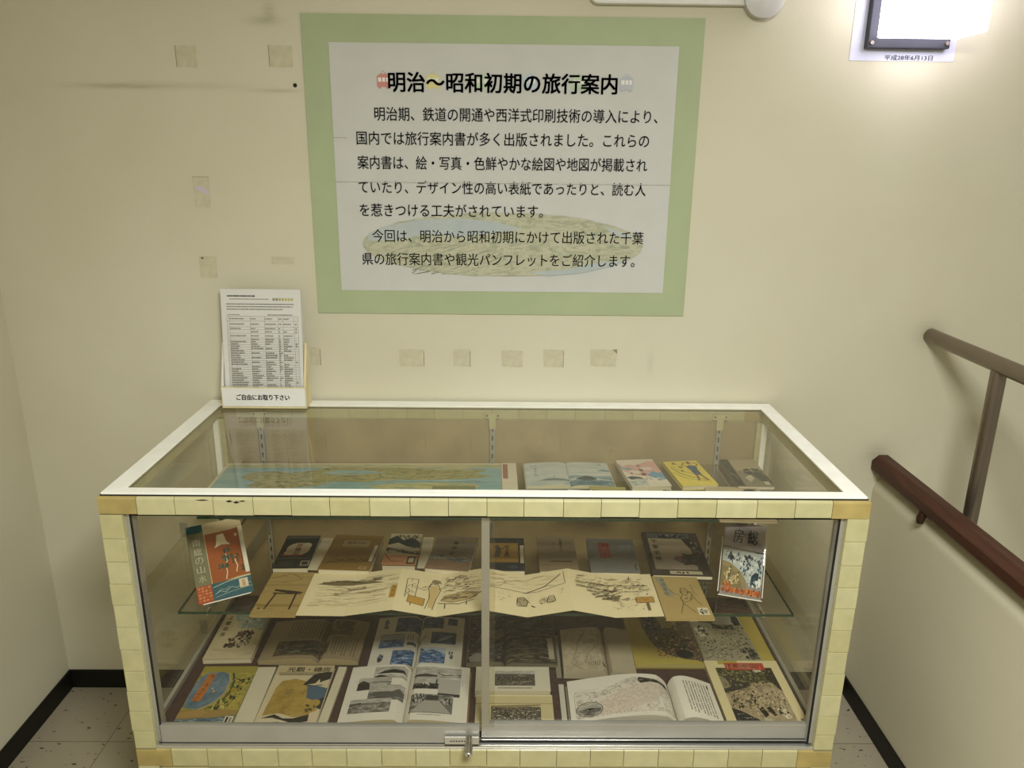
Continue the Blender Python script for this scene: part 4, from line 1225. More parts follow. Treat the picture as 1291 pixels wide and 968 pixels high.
# ---------------- upper shelf
ops = [('r', 1.0, 3, 94.6, 95, 'sea'), ('r', 1.0, 84, 94.6, 95, 'hills2'),
       ('p', [(8, 50), (10, 66), (18, 72), (24, 66), (30, 74), (36, 84), (46, 88), (62, 90), (78, 86), (90, 76), (86, 62), (92, 54), (84, 46), (70, 42), (58, 44), (50, 36), (40, 40), (34, 22), (22, 14), (12, 20), (14, 36)], 'hills'),
       ('p', [(44, 84), (54, 92), (70, 92), (82, 84), (88, 74), (74, 76), (60, 84)], 'hills2'), ('p', [(34, 66), (40, 76), (50, 74), (56, 66), (46, 60), (38, 60)], 'sea'), ('p', [(50, 24), (62, 32), (76, 34), (86, 30), (88, 20), (74, 14), (56, 12)], 'hills2'),
       ('h', 14, 28, 40, 62, 60, .5, 4.5, .9, ['#6c7550', '#4f5e42', '#c9bd84', '#a59a5c', '#e0d4a4'], 3), ('h', 40, 44, 84, 80, 80, .15, 5, .9, ['#7d7d4e', '#5f6a45', '#cfc48c', '#a8a063'], 4), ('h', 34, 34, 60, 56, 40, .35, 4, .9, ['#a89d50', '#66683a', '#d8cb90'], 5), ('s', 30, 40, 80, 74, 40, .4, 1.0, ['#4f5a3a', '#e0d9b8', '#8d8650'], 6),
       ('l', [(70, 36), (78, 34), (86, 40), (88, 36), (80, 30)], .8, '#4e5648'), ('r', 94.9, 0, 100, 100, '#ddd6c4'), ('r', 95.3, 46, 97.0, 96, '#9c6a5a'), ('r', 94.6, 0, 95.0, 100, '#b9a58a')]
pm = MB()
pm.box(-.381, .381, -.110, .080, 0, .0035, M('#d5cbb0')); pm.art(ops, .762, .190, -.381, -.110, .0035 + DZ)
pm = pm.build('panorama_map'); pm.location = (-.3130, 1.822, ZU); pm.rotation_euler = (0, 0, math.radians(1.0))
tag(pm, 'long blue and green panorama map unfolded on the upper shelf', 'map')
left = [('r', 0, 0, 100, 100, 'mist'), ('v', 'ふなかた', 25, 92, 8, 11, 14, '#4a4f50', .0), ('v', '旅', 17, 88, 5, 8, 9, '#7d8383'), ('p', [(30, 22), (46, 28), (64, 30), (80, 28), (100, 26), (100, 20), (60, 20)], '#6f7f84'), ('l', [(66, 28), (66, 44)], .8, '#5a6668'), ('h', 10, 6, 98, 20, 26, .05, 12, .8, ['#8c8f80', '#a9a88f', '#9aa6a6'], 3), ('h', 40, 30, 98, 80, 10, .0, 20, .6, ['#b5bfbd', '#d6d8cf'], 4)]
right = [('r', 0, 0, 100, 100, 'mist'), ('v', '人', 80, 96, 10, 12, 12, '#3f4a50'), ('h', 10, 50, 98, 76, 12, .03, 30, 1, ['#8fa9b2', '#a9bcc0'], 3), ('p', [(70, 62), (84, 68), (100, 66), (100, 60)], '#6d8a94'), ('p', [(0, 44), (30, 40), (60, 38), (100, 42), (100, 30), (0, 30)], '#88a1ab'), ('p', [(14, 26), (28, 34), (40, 40), (52, 36), (64, 28), (60, 22), (20, 20)], '#35464f'), ('r', 0, 0, 100, 22, '#5f7f8e'), ('h', 0, 2, 100, 24, 30, -.05, 20, 1.2, ['#45636f', '#93abb2', '#3c555f', '#c5cfcc'], 5), ('p', [(66, 28), (84, 32), (100, 30), (100, 24)], '#6f8c97')]
open_book('open_booklet', 'open pale blue booklet of misty sea views on the upper shelf', 'booklet', .220, .150, .004, (.2000, 1.832, ZU), 1.5, left, right, '#cfd3cd', cover='#c9c6b8', group=G_TOP, bump=.003)
ops = [('r', 0, 0, 100, 100, '#e3dccb'), ('p', [(0, 88), (10, 76), (24, 82), (40, 78), (60, 84), (84, 92), (100, 90), (100, 30), (60, 34), (20, 44), (0, 60)], '#dcb0a8'), ('p', [(0, 84), (8, 66), (20, 72), (30, 64), (20, 60), (0, 66)], '#7faab5'), ('p', [(52, 50), (64, 44), (78, 54), (90, 46), (100, 50), (100, 22), (70, 30), (60, 40)], '#6f9fc2'), ('e', 30, 52, 16, 6, '#e6d9cf'), ('e', 66, 64, 16, 6, '#e6d3cb'), ('v', '千葉縣', 50, 78, 11, 9, 15, '#8d2f28', .02), ('v', '海', 20, 52, 8, 6, 8, '#8d2f28', .02),
       ('p', [(0, 34), (16, 38), (36, 34), (44, 26), (30, 28), (10, 26)], '#3f4a58'), ('r', 0, 4, 46, 24, '#c9cdc9'), ('h', 2, 6, 48, 26, 20, .1, 12, 1.1, ['#3d4c54', '#7f9296', '#e0e2da'], 4), ('s', 46, 18, 98, 32, 16, 3, 8, ['#c7d3c4', '#8fb0b8', '#dcd6c0'], 5)]
closed_book('pamphlet', 'pink and blue blossom pamphlet with red title on the upper shelf', 'pamphlet', .100, .175, .012, (.3920, 1.832, ZU), 6, ops, '#ddd3c0', group=G_TOP)
ops = [('r', 0, 0, 100, 100, '#3f4347'), ('h', 32, 0, 100, 100, 30, -.2, 20, 1.2, ['#2b2e31', '#565b5e', '#6d6f6c'], 3), ('r', 0, 0, 34, 100, '#d2c9aa'), ('v', '名勝温泉', 17, 90, 14, 14, 20, '#4d463a', .01), ('p', [(70, 60), (84, 76), (100, 66), (100, 50)], '#8a8676')]
closed_book('pamphlet', 'dark pamphlet with cream title strip in front of the pink blossom one', 'pamphlet', .100, .100, .005, (.4380, 1.690, ZU), -6, ops, '#4a4a46', group=G_TOP)
ops = [('r', 0, 0, 100, 100, '#e6d45c'), ('l', [(8, 74), (22, 50), (44, 34), (84, 20)], 2.4, '#6f7f3a'), ('l', [(4, 54), (22, 34), (48, 22), (90, 14)], 1.8, '#8d9440'), ('l', [(12, 80), (34, 56), (60, 46)], 1, '#3a3f28'), ('v', '名', 26, 94, 12, 9, 10, '#3a3626', .02), ('v', '物', 38, 78, 12, 8, 10, '#3a3626', .02), ('v', '集', 34, 62, 8, 6, 8, '#3a3626', .02),
       ('p', [(60, 40), (58, 62), (54, 74), (64, 80), (76, 80), (86, 74), (80, 62), (80, 40)], '#48607c'), ('e', 70, 88, 6, 5, '#b9845c'), ('p', [(62, 91), (70, 96), (78, 91), (70, 89)], '#3b3028'), ('l', [(58, 76), (46, 84), (60, 92)], 3, '#a9744c'), ('l', [(84, 76), (94, 84), (80, 92)], 3, '#a9744c'), ('l', [(65, 42), (62, 28), (58, 18)], 4, '#8a5a3c'), ('l', [(75, 42), (80, 30), (86, 18)], 4, '#8a5a3c'), ('r', 59, 54, 80, 58, '#3a3f58')]
closed_book('pamphlet', 'yellow pamphlet with a figure in blue, arms raised, on the upper shelf', 'pamphlet', .092, .158, .012, (.5140, 1.832, ZU), 7, ops, '#e0cf62', group=G_TOP)
ops = [('r', 0, 0, 100, 100, '#bdb08d'), ('s', 60, 60, 98, 98, 50, 5, 14, ['#2b2c28', '#50504a', '#6d6a5c'], 3), ('p', [(0, 30), (40, 44), (100, 34), (100, 0), (0, 0)], '#aa9a78'), ('t', '景勝', 20, 66, 24, 14, '#a84a30', .01), ('h', 10, 50, 60, 90, 16, .1, 16, .8, ['#9c906e', '#cfc4a2'], 5)]
closed_book('pamphlet', 'beige pamphlet with dark trees lying in front of the yellow one', 'pamphlet', .130, .186, .006, (.5940, 1.666, ZU), -3, ops, '#b3a683', group=G_TOP)
ops = [('r', 0, 0, 100, 100, '#8d8672'), ('r', 0, 0, 22, 100, '#36322c'), ('s', 2, 4, 20, 96, 22, 5, 9, ['#5d574c', '#7d7566', '#26231f'], 3), ('r', 24, 56, 100, 100, '#b5a98b'), ('s', 38, 40, 98, 66, 46, 4, 12, ['#33342f', '#5e5c52', '#454740'], 4), ('p', [(36, 30), (56, 40), (60, 26), (44, 14)], '#cbc3aa'), ('p', [(60, 44), (76, 52), (100, 36), (100, 6), (70, 20)], '#4a4d48'), ('h', 24, 2, 100, 30, 26, -.3, 16, 1, ['#6d695c', '#a29a84', '#3f3d36'], 5), ('r', 78, 4, 92, 16, '#c9c3b0')]
closed_book('pamphlet', 'grey pamphlet with black spine band and trees, right end of the upper shelf', 'pamphlet', .093, .172, .012, (.6085 + .0535, 1.838, ZU), 0, ops, '#7d766a', group=G_TOP)
ops = [('r', 0, 0, 100, 100, '#b3a873'), ('p', [(4, 74), (40, 66), (96, 60), (96, 52), (40, 58), (6, 64)], '#4d4a34'), ('h', 4, 10, 96, 50, 10, .0, 30, .7, ['#a0955f', '#c5bb88'], 3)]
closed_book('pamphlet', 'small olive pamphlet in front of the pale blue open booklet', 'pamphlet', .088, .075, .006, (.2900, 1.718, ZU), -2, ops, '#aba06c', group=G_TOP)
mb = MB(); mb.art([], .052, .06, -.026, -.03, .0014, '#dcdacf'); mb.box(-.026, .026, -.03, .03, 0, .0013, M('#dcdacf')); o = mb.build('caption_slip'); o.location = (.2140, 1.716, ZU); o.rotation_euler = (0, 0, math.radians(-9))
tag(o, 'white card left of the small olive pamphlet on the upper shelf', 'paper slip', 'blank paper caption slips beside the books')
closed_book('pamphlet', 'small dull green booklet lying over the front edge of the panorama map', 'pamphlet', .105, .075, .004, (-.0880, 1.712, ZU + .0042), 1, [('r', 0, 0, 100, 100, '#8d8a6a'), ('h', 4, 10, 96, 90, 12, 0, 30, .8, ['#7f7c5e', '#9c9977'], 3)], '#8d8a6a', group=G_TOP)

# ---------------- showcase floor, back row
ops = [('r', 0, 0, 100, 100, '#c3b797'), ('p', [(20, 100), (30, 84), (60, 70), (84, 62), (100, 60), (100, 100)], '#8f9c97'), ('s', 30, 62, 98, 98, 50, 6, 16, ['#9caaa6', '#a7aea2', '#8a9a98', '#b3b29c'], 3), ('v', '上総名所', 15, 95, 10, 9, 13, '#2f2a22', .02), ('s', 28, 22, 82, 46, 90, 4, 10, ['#2a241d', '#4d4336', '#cfc4a6', '#7a5f3f', '#3a3027', '#241f19'], 4), ('s', 44, 40, 84, 62, 60, 4, 10, ['#2a241d', '#4d4336', '#b9ae92', '#5f4c36', '#3a3027'], 44), ('e', 44, 26, 6, 4, '#5e5140'), ('e', 64, 30, 7, 4, '#b0a283'), ('h', 6, 4, 96, 20, 14, 0, 24, .9, ['#b4a888', '#a89c7d'], 5)]
closed_book('travel_guide_book', 'pale guidebook with flower bouquet and grey blue sky, left of back row on showcase floor', 'book', .118, .195, .014, (-.6480, 1.724, ZF), 2, ops, '#b9ad8d', group=G_LOW)
left = [('r', 0, 0, 100, 100, '#8f8166'), ('b', 32, 48, 98, 94, 12, '#5a4f3c', 3), ('r', 22, 8, 100, 44, 'sepia'), ('r', 30, 12, 96, 42, 'dusk')]
right = [('r', 0, 0, 100, 100, '#8f8166'), ('r', 2, 60, 66, 96, 'sepia'), ('h', 0, 44, 40, 96, 20, 1.2, 14, 1.2, ['#6d614a', '#a39477'], 4), ('b', 20, 8, 88, 54, 9, '#4f4534', 5), ('r', 0, 12, 16, 44, 'sepia')]
open_book('open_book', 'brown open book with vertical text and dark plates, back row of showcase floor', 'book', .246, .166, .014, (-.4440, 1.703, ZF), 0, left, right, '#968869', cover='#3d3226', edge='#a3946f', group=G_LOW, gut=.60, bump=.006)
pg = '#cfcbbf'
left = [('r', 0, 0, 100, 100, pg), ('r', 44, 66, 100, 97, 'blued'), ('s', 14, 72, 28, 96, 16, 4, 9, ['#3b4452', '#6a7280'], 3), ('r', 14, 34, 70, 62, 'blue'), ('r', 14, 50, 70, 61, '#9aa6b5'), ('r', 48, 0, 96, 28, 'blue'), ('l', [(56, 24), (66, 16), (84, 24)], 1.4, '#1c2c48'), ('s', 16, 6, 32, 24, 12, 4, 9, ['#2b3340', '#4d5766'], 4), ('r', 76, 38, 96, 44, '#4a5566'), ('b', 74, 46, 90, 60, 3, '#5a5a58', 3)]
right = [('r', 0, 0, 100, 100, pg), ('r', 4, 74, 52, 97, 'blued'), ('r', 62, 82, 84, 97, 'blued'), ('r', 28, 42, 84, 66, 'blued'), ('p', [(40, 46), (60, 58), (80, 60), (60, 50)], '#8fa5bd'), ('r', 8, 4, 64, 34, 'blue'), ('p', [(8, 34), (20, 26), (34, 30), (64, 22), (64, 34)], '#a9b7c4'), ('l', [(2, 46), (14, 56)], 2, '#26334a'), ('l', [(0, 40), (8, 44)], 2, '#26334a'), ('s', 70, 12, 82, 30, 8, 3, 7, ['#2b3340', '#4d5766'], 5)]
open_book('open_book', 'open white book with seven blue photographs, back row of showcase floor', 'book', .228, .205, .014, (-.1810, 1.702, ZF), 0, left, right, pg, cover='#5d4a36', edge='#b7ad94', group=G_LOW, bump=.004)
left = [('r', 0, 0, 100, 100, '#6d6858'), ('r', 2, 3, 100, 98, 'bwd'), ('p', [(20, 40), (50, 56), (80, 48), (100, 60), (100, 70), (40, 68)], '#7a776a'), ('p', [(10, 4), (36, 4), (52, 16), (30, 22), (6, 14)], '#86857d')]
right = [('r', 0, 0, 100, 100, '#514d42'), ('r', 2, 3, 96, 98, 'dusk'), ('h', 4, 50, 94, 90, 40, .05, 16, 1, ['#1d1c18', '#4d4a3e', '#7a765f', '#23221d'], 3), ('h', 4, 6, 94, 46, 46, -.05, 22, 1.1, ['#1d1c18', '#5e5b48', '#807b60', '#2b2a22'], 4)]
open_book('photo_album', 'open album with nearly black seascape plates behind the middle door strip', 'album', .226, .200, .010, (.0580, 1.714, ZF), 0, left, right, '#5e5a4c', cover='#2b2722', edge='#77705c', group=G_LOW, gut=.42, bump=.002)
slip('pale slip at the right edge of the dark seascape album', .014, .085, (.1560, 1.668, ZF + .0168), 1, '#a59c86')
left = [('r', 0, 0, 100, 100, '#b1a68e'), ('r', 2, 4, 98, 97, 'mapold'), ('l', [(60, 96), (40, 70), (34, 50), (20, 20), (40, 6)], .7, '#5e5545'), ('l', [(90, 90), (84, 60), (60, 40), (50, 20)], .7, '#5e5545'), ('l', [(80, 6), (96, 16)], .6, '#6a604f'), ('b', 56, 12, 84, 22, 6, '#6a604f', 3), ('e', 92, 16, 4, 2, '#3b342a')]
right = [('r', 0, 0, 100, 100, '#b1a68e'), ('s', 20, 70, 80, 76, 5, 2, 4, ['#8a7f6a'], 3), ('s', 60, 20, 80, 40, 4, 2, 4, ['#8a7f6a'], 4)]
open_book('open_book', 'small open book with old map page between dark album and yellow print', 'book', .176, .178, .018, (.2720, 1.660, ZF), -1, left, right, '#b1a68e', cover='#3a2c26', edge='#b3a88f', group=G_LOW, gut=.62, bump=.006)
slip('grey edge slip along the left of the small map book', .012, .170, (.1720, 1.660, ZF + .001), 0, '#8f8a78')
YL = '#b3a350'
left = [('r', 0, 0, 100, 100, YL), ('p', [(22, 98), (52, 98), (62, 66), (80, 78), (100, 90), (100, 6), (74, 8), (52, 16), (34, 34), (28, 52), (24, 72)], 'crowd'), ('p', [(48, 98), (54, 66), (74, 84), (88, 94), (96, 98)], '#a5a076'), ('p', [(62, 60), (74, 78), (92, 92), (100, 88), (100, 56), (80, 54)], '#6a5844'), ('h', 62, 58, 100, 86, 26, .2, 16, 1, ['#4d3f32', '#8a765a', '#3a3028'], 3), ('s', 24, 60, 50, 97, 40, 4, 11, ['#14161c', '#2c3340', '#69727a', '#3f4a4a'], 4), ('s', 36, 10, 99, 54, 190, 1.6, 5, ['#1a1714', '#8a3f2c', '#c3b088', '#43505c', '#2c2620', '#a88a5c'], 5), ('e', 74, 18, 12, 8, '#1a1c22'), ('v', '祭礼', 74, 80, 5, 8, 9, '#cbbf9a')]
right = [('r', 0, 0, 100, 100, YL), ('p', [(0, 90), (10, 95), (76, 94), (82, 6), (0, 6)], '#9a957d'), ('p', [(0, 92), (14, 95), (76, 94), (78, 78), (40, 76), (0, 84)], '#c0c5bd'), ('s', 10, 76, 40, 95, 40, 5, 11, ['#1c1e1c', '#33372f', '#4a5044'], 3), ('s', 62, 74, 78, 95, 26, 5, 10, ['#1c1e1c', '#2c302a', '#4a5044'], 4), ('p', [(30, 78), (44, 72), (62, 76), (62, 66), (30, 66)], '#3c4238'), ('s', 2, 10, 81, 72, 300, 1.2, 4, ['#2b2722', '#c3b795', '#6e6450', '#a99b7a', '#4d4a3f'], 5), ('s', 0, 50, 20, 78, 24, 4, 9, ['#1e1e1a', '#39372f', '#c9c3ad'], 6), ('h', 2, 6, 74, 40, 50, .3, 8, 1.2, ['#5a513f', '#b9ab87', '#302b24', '#8a7f62'], 7), ('s', 56, 8, 82, 34, 34, 3, 9, ['#211f1b', '#5d574a'], 8)]
open_book('print_book', 'large open yellow bordered book of dark festival pictures, right of back row', 'book', .352, .222, .006, (.5390, 1.726, ZF), 0, left, right, YL, cover='#8d7c3e', edge='#b3a76a', group=G_LOW, gut=.50, bump=.005)

# ---------------- showcase floor, front row
ops = [('r', 0, 0, 100, 100, 'bayland'), ('r', 0, 88, 100, 100, '#9a9040'), ('p', [(2, 30), (0, 60), (4, 80), (14, 88), (40, 90), (54, 86), (62, 72), (62, 58), (56, 44), (46, 34), (30, 26)], 'baysea'), ('l', [(54, 86), (62, 74), (63, 56), (56, 42), (42, 32), (28, 26)], 4, '#a89a6a'), ('l', [(60, 88), (69, 74), (70, 54), (62, 38), (48, 28)], 3, '#3c4426'), ('s', 66, 40, 98, 84, 50, 3, 8, ['#4f5a2c', '#b5a552', '#2f3820', '#a3842f'], 3), ('s', 50, 24, 80, 44, 26, 3, 8, ['#39461f', '#c3b06a', '#56622e'], 4), ('h', 2, 36, 54, 84, 24, .1, 8, .6, ['#7d909b', '#587080', '#8fa0a4'], 5), ('s', 34, 50, 44, 64, 5, 2, 4, ['#cfcab4', '#b0763f'], 6),
       ('p', [(10, 40), (26, 40), (30, 86), (16, 86)], '#bf6f2c'), ('r', 0, 0, 100, 26, '#9a8248'), ('p', [(0, 22), (40, 26), (50, 22), (40, 16), (0, 14)], '#a98950'), ('r', 0, 0, 100, 12, 'foam'), ('p', [(0, 10), (30, 13), (60, 14), (100, 18), (100, 4), (0, 2)], 'foam'), ('e', 20, 4, 4, 2, '#b9bdb0'), ('e', 44, 4, 4, 2, '#b9bdb0'), ('r', 84, 2, 98, 16, '#ded6c2'), ('r', 86, 3, 90, 15, '#2b2720'), ('r', 92, 4, 96, 14, '#8a8270')]
for i, ch in enumerate('房州海めぐり'):
    ops.append(('v', ch, 24.5 - i * 1.5, 84.5 - i * 7.6, 9, 6, 6, '#dcc07c', .01))
closed_book('travel_guide_book', 'guidebook with blue bay, orange title strip, front left corner of showcase floor', 'book', .129, .208, .008, (-.6245, 1.5015, ZF), 0.6, ops, '#8d8648', group=G_LOW)
slip('broad blank slip between the blue bay guidebook and the crane one', .043, .208, (-.5370, 1.5015, ZF + .0005), 1.2, '#cfc8b0', t=.006)
ops = [('r', 0, 0, 100, 100, '#cbbf9f'), ('r', 0, 84, 100, 100, '#bcae88'), ('t', '光觀・總房', 19, 92.5, 76, 8.5, '#2b261e', .02), ('r', 6, 85.6, 82, 86.6, '#3a342a'), ('r', 8, 82.4, 84, 83.6, '#3a342a'),
       ('p', [(8, 16), (12, 60), (18, 72), (40, 76), (58, 72), (70, 62), (80, 54), (84, 40), (90, 34), (94, 24), (84, 16), (60, 14), (34, 20)], 'ochre'), ('p', [(56, 66), (70, 84), (88, 88), (100, 88), (100, 76), (88, 72), (80, 66)], '#2a2924'), ('p', [(62, 66), (76, 68), (82, 76), (84, 70), (96, 68), (88, 66), (80, 63)], '#cdc3a8'), ('p', [(64, 66), (82, 64), (100, 60), (100, 44), (92, 38), (70, 44), (68, 52)], '#4c6478'), ('l', [(58, 66), (76, 64), (90, 66)], 2, '#2a2924'), ('p', [(90, 40), (100, 46), (100, 26), (92, 28)], '#32342c'), ('e', 88, 36, 8, 6, 'ochre'), ('s', 72, 20, 92, 36, 10, 3, 7, ['#3a3524', '#5e5530'], 3), ('l', [(30, 54), (42, 58), (34, 50)], .9, '#5e552c'), ('p', [(8, 12), (28, 18), (44, 12), (60, 12), (84, 18), (86, 8), (64, 4), (44, 9), (26, 13)], '#2b2a24'), ('p', [(8, 12), (40, 10), (56, 6), (80, 4), (70, 0), (0, 0)], '#d1c6a8'), ('p', [(84, 20), (100, 26), (100, 4), (86, 4)], '#d1c1a6'), ('p', [(24, 6), (40, 7), (48, 3), (32, 2)], '#7d7a62'), ('l', [(0, 4), (30, 2), (90, 4)], 2.4, '#8a7f66')]
closed_book('travel_guide_book', 'guidebook with flying crane over ochre map, front row of showcase floor', 'book', .136, .210, .010, (-.4430, 1.5025, ZF), 0, ops, '#c3b797', group=G_LOW)
slip('narrow blank slip right of the crane guidebook', .020, .206, (-.3585, 1.5015, ZF + .0005), -2, '#cfc8b0', t=.008)
pg = '#dcd8cd'
left = [('r', 0, 0, 100, 100, pg), ('r', 40, 74, 96, 96, 'bwl'), ('p', [(44, 82), (56, 88), (72, 91), (90, 88), (95, 83), (70, 83.5)], '#22211f'), ('p', [(40, 77), (50, 81), (66, 77), (54, 75)], '#2b2a28'), ('l', [(42, 81), (70, 82.5), (96, 79)], 1.6, '#e3e0d8'),
        ('r', 17, 53, 72, 76, 'bwl'), ('p', [(17, 53), (17, 66), (24, 71), (36, 66), (38, 54)], '#2c2b29'), ('p', [(38, 66), (72, 65), (72, 67), (40, 67.6)], '#5e5c57'), ('p', [(52, 56), (70, 63), (70, 60)], '#33322f'), ('r', 38, 34, 96, 61, 'bw'), ('r', 38, 49, 96, 61, 'bwl'), ('p', [(38, 44), (52, 49), (76, 48), (86, 53), (96, 49), (96, 40), (60, 36)], '#5a5853'), ('p', [(38, 38), (60, 34), (80, 34), (60, 39)], '#292826'),
        ('r', 12, 13, 78, 37, 'bw'), ('r', 12, 30, 78, 37, 'bwl'), ('p', [(12, 29), (30, 31), (30, 28), (12, 25)], '#33322f'), ('r', 12, 27, 78, 28.4, '#66645e'), ('s', 12, 66, 15, 74, 4, .8, 1.6, ['#55534d'], 3), ('s', 7, 26, 9, 36, 4, .8, 1.6, ['#55534d'], 4), ('b', 97, 42, 98.5, 54, 1, '#55534d', 3)]
right = [('r', 0, 0, 100, 100, pg), ('r', 8, 76, 46, 96, 'bwl'), ('p', [(8, 76), (46, 77), (46, 80), (26, 82), (8, 80)], '#3b3a37'), ('r', 46, 75, 86, 95, 'bwl'), ('l', [(46, 85), (58, 80), (70, 82), (86, 83)], 2, '#33322f'), ('h', 46, 75, 86, 84, 14, .2, 8, 1, ['#55534d', '#c9c6be'], 3), ('r', 8, 54, 50, 76, 'bwl'), ('r', 8, 54, 50, 64, 'bwd'), ('r', 45, 62, 47.5, 72, '#2b2a28'), ('s', 22, 60, 38, 67, 8, 3, 6, ['#3b3a37', '#d0cdc4'], 4), ('r', 50, 42, 86, 74, '#aeaba3'), ('r', 50, 42, 86, 47, '#33322f'),
         ('r', 8, 12, 76, 44, 'bw'), ('s', 8, 28, 30, 46, 50, 2, 6, ['#1c1b1a', '#4a4843', '#b5b2aa', '#2c2b29'], 5), ('r', 32, 34, 52, 42, '#3b3a37'), ('p', [(30, 33), (54, 33), (74, 13), (10, 13)], '#a09d95'), ('p', [(54, 33), (76, 28), (76, 14), (74, 13)], '#6a6862'), ('s', 54, 26, 75, 40, 24, 2, 6, ['#1c1b1a', '#4a4843', '#aaa79f'], 6), ('d', 22, 9, 60, 1, '#77746c', 7), ('b', 88, 62, 89.5, 74, 1, '#55534d', 3)]
open_book('open_book', 'open white book of grey landscape photographs, centre left of front row', 'book', .283, .190, .020, (-.1850, 1.4955, ZF), 0, left, right, pg, cover='#8a6f4c', edge='#c3b48c', group=G_LOW, gut=.50, bump=.006)
ops = [('r', 0, 0, 100, 100, '#d3cdb9'), ('r', 26, 20, 80, 82, 'bwl'), ('r', 26, 22, 80, 62, 'crowdb'), ('p', [(26, 62), (46, 58), (60, 64), (80, 60), (80, 68), (26, 70)], '#55524a'), ('d', 30, 12, 76, 5, '#8a8576', 3), ('s', 27, 40, 80, 60, 90, 1.5, 5, ['#2b2925', '#4a473f', '#6d695e'], 5), ('h', 28, 24, 79, 40, 24, 0, 10, .8, ['#a09b8d', '#5f5b50'], 6)]
closed_book('photo_booklet', 'white booklet with grey treeline photograph, upper of two behind the lock', 'booklet', .176, .088, .018, (.0590, 1.5505, ZF), 0, ops, '#cfc7ad', '#cfc6a8', group=G_LOW)
ops = [('r', 0, 0, 100, 100, '#c9bd92'), ('r', 0, 72, 100, 73.5, '#7d7350'), ('r', 20, 6, 84, 62, 'crowdb'), ('p', [(20, 62), (50, 58), (84, 66), (84, 70), (20, 66)], '#8d7f5c'), ('s', 22, 8, 83, 54, 90, 1.5, 4, ['#ddd6c4', '#1a1815', '#3a352c', '#b9b09a'], 3), ('r', 0, 97, 100, 100, '#e3d9b4')]
closed_book('photo_booklet', 'cream booklet with crowd photograph, lower of two behind the lock', 'booklet', .176, .104, .010, (.0620, 1.450, ZF), 0, ops, '#bfb283', '#cfc6a8', group=G_LOW)
pg = '#e2ddd3'
left = [('r', 0, 0, 100, 100, pg), ('p', [(6, 6), (7, 62), (18, 66), (30, 64), (62, 92), (100, 88), (100, 12), (60, 8)], 'maproad'), ('p', [(28, 10), (30, 40), (52, 62), (76, 80), (98, 70), (84, 40), (66, 22), (46, 10)], 'mapred'), ('l', [(6, 66), (20, 66), (34, 56), (66, 92)], .7, '#8a847a'), ('l', [(5, 8), (5.5, 64), (8, 70)], .7, '#8a847a'), ('l', [(6, 70), (30, 70)], .6, '#a8a198'), ('p', [(68, 82), (70, 91), (96, 84), (98, 72), (92, 78), (80, 80), (71, 76)], 'bwd'), ('e', 18, 25, 12.7, 17.4, '#6d675e'), ('e', 18, 25, 11.8, 16, 'bwl'), ('p', [(7, 25), (14, 24), (29, 26), (28, 18), (20, 10), (10, 16)], 'bw'), ('p', [(7, 24), (18, 28), (29, 25), (18, 23)], '#33312d'), ('h', 10, 12, 28, 24, 16, .1, 6, 1, ['#2b2926', '#6d6a63', '#e0dcd2'], 21), ('p', [(84, 20), (96, 22), (98, 44), (86, 44)], '#e0dbd2'), ('s', 86, 24, 97, 42, 12, 1, 3, ['#8a8a8a', '#b5afa4'], 4)]
right = [('r', 0, 0, 100, 100, '#e6e1d6'), ('b', 28, 10, 90, 88, 9, '#57534a', 3), ('r', 86, 80, 89, 90, '#2c2a26')]
open_book('open_book', 'open white book with pale folded map, centre right of front row', 'book', .340, .140, .020, (.3570, 1.4715, ZF), 0, left, right, pg, cover='#a8a08c', edge='#b9b3a4', group=G_LOW, gut=.70, bump=.020, t2=.014)
slip('white slip under the left edge of the open map book', .012, .150, (.1740, 1.473, ZF + .0005), 0, '#c9c6ba', t=.004)
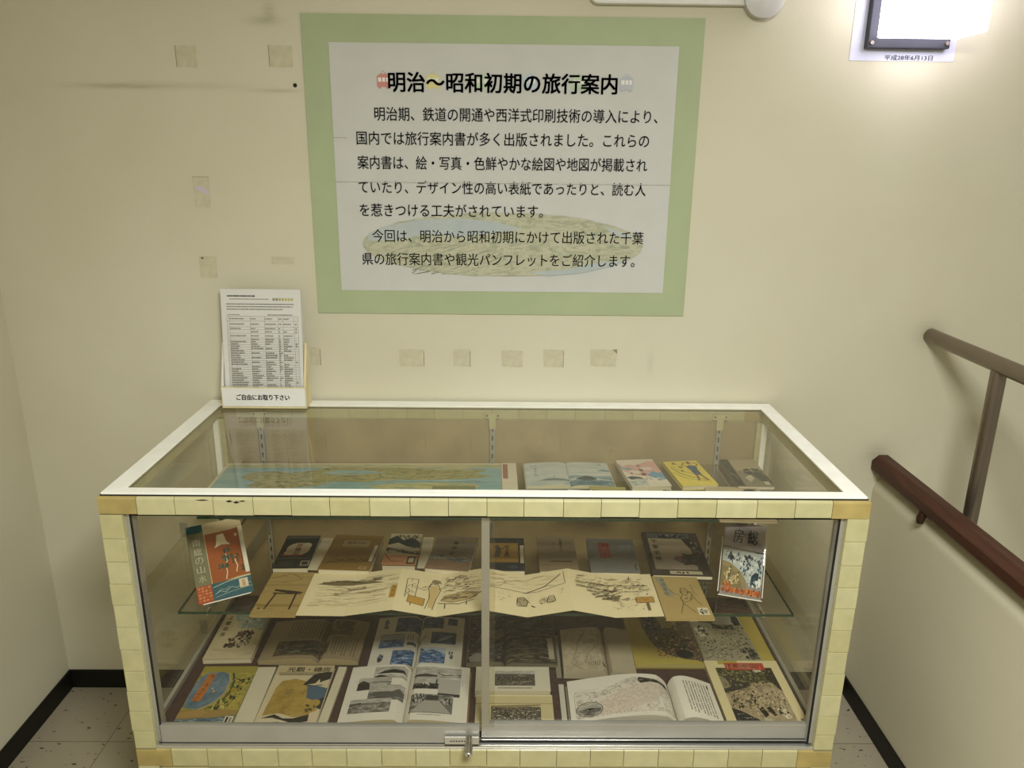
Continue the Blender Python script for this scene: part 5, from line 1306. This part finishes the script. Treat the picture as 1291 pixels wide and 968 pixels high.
ops = [('r', 0, 0, 100, 100, '#ddd0a3'), ('r', 12, 6, 88, 88, 'ground'), ('p', [(12, 88), (88, 88), (88, 62), (66, 66), (40, 60), (12, 52)], 'leaf'), ('p', [(12, 76), (40, 68), (52, 60), (36, 54), (12, 48)], '#3b3830'), ('p', [(12, 76), (20, 70), (24, 58), (12, 54)], '#8d8468'), ('p', [(12, 74), (14, 74), (46, 64), (44, 66)], '#a89c78'), ('h', 14, 50, 50, 62, 16, .2, 12, 1, ['#25221c', '#55503f'], 2), ('p', [(74, 88), (88, 88), (88, 50), (82, 58), (74, 74)], '#2f2e22'), ('s', 14, 56, 87, 86, 170, 1.4, 4, ['#2b2a1f', '#6d6a46', '#8d875c', '#44432e'], 3), ('s', 60, 80, 74, 88, 8, 3, 6, ['#c5c2b0', '#d0ccb8'], 4),
       ('s', 13, 24, 52, 52, 150, 1.4, 4, ['#1f1b17', '#c9b98c', '#4d4536', '#8d7f5d', '#2b2620'], 5), ('s', 40, 14, 87, 52, 150, 1.2, 3.6, ['#3a3228', '#c3b48c', '#6d614a', '#d3c7a4'], 6), ('p', [(12, 6), (12, 26), (22, 22), (40, 10), (44, 6)], '#26282a'), ('e', 52, 9, 5, 3.6, '#bdb6a2'), ('p', [(46, 24), (52, 28), (56, 16), (50, 12)], '#1f1c19'), ('p', [(56, 26), (62, 28), (66, 16), (62, 14)], '#26221e'), ('p', [(68, 24), (76, 28), (84, 12), (76, 10)], '#cfc5a6'), ('s', 68, 11, 84, 28, 14, 3, 6, ['#1f1c19', '#e0d9c2', '#4d463a'], 8), ('h', 14, 8, 86, 24, 26, .1, 7, .8, ['#8d7f62', '#bfb08d'], 9),
       ('r', 26, 84, 79, 95.5, '#b9402b'), ('t', '圖景勝縣葉千', 28.5, 89.8, 48, 8.4, '#e6c9a8', .01), ('r', 92, 5, 96, 11, '#8a8270')]
closed_book('travel_guide_book', 'cream bordered guidebook with red title banner over street crowd, front right corner', 'book', .180, .230, .012, (.6240, 1.5145, ZF), 0, ops, '#d6c99c', group=G_LOW)
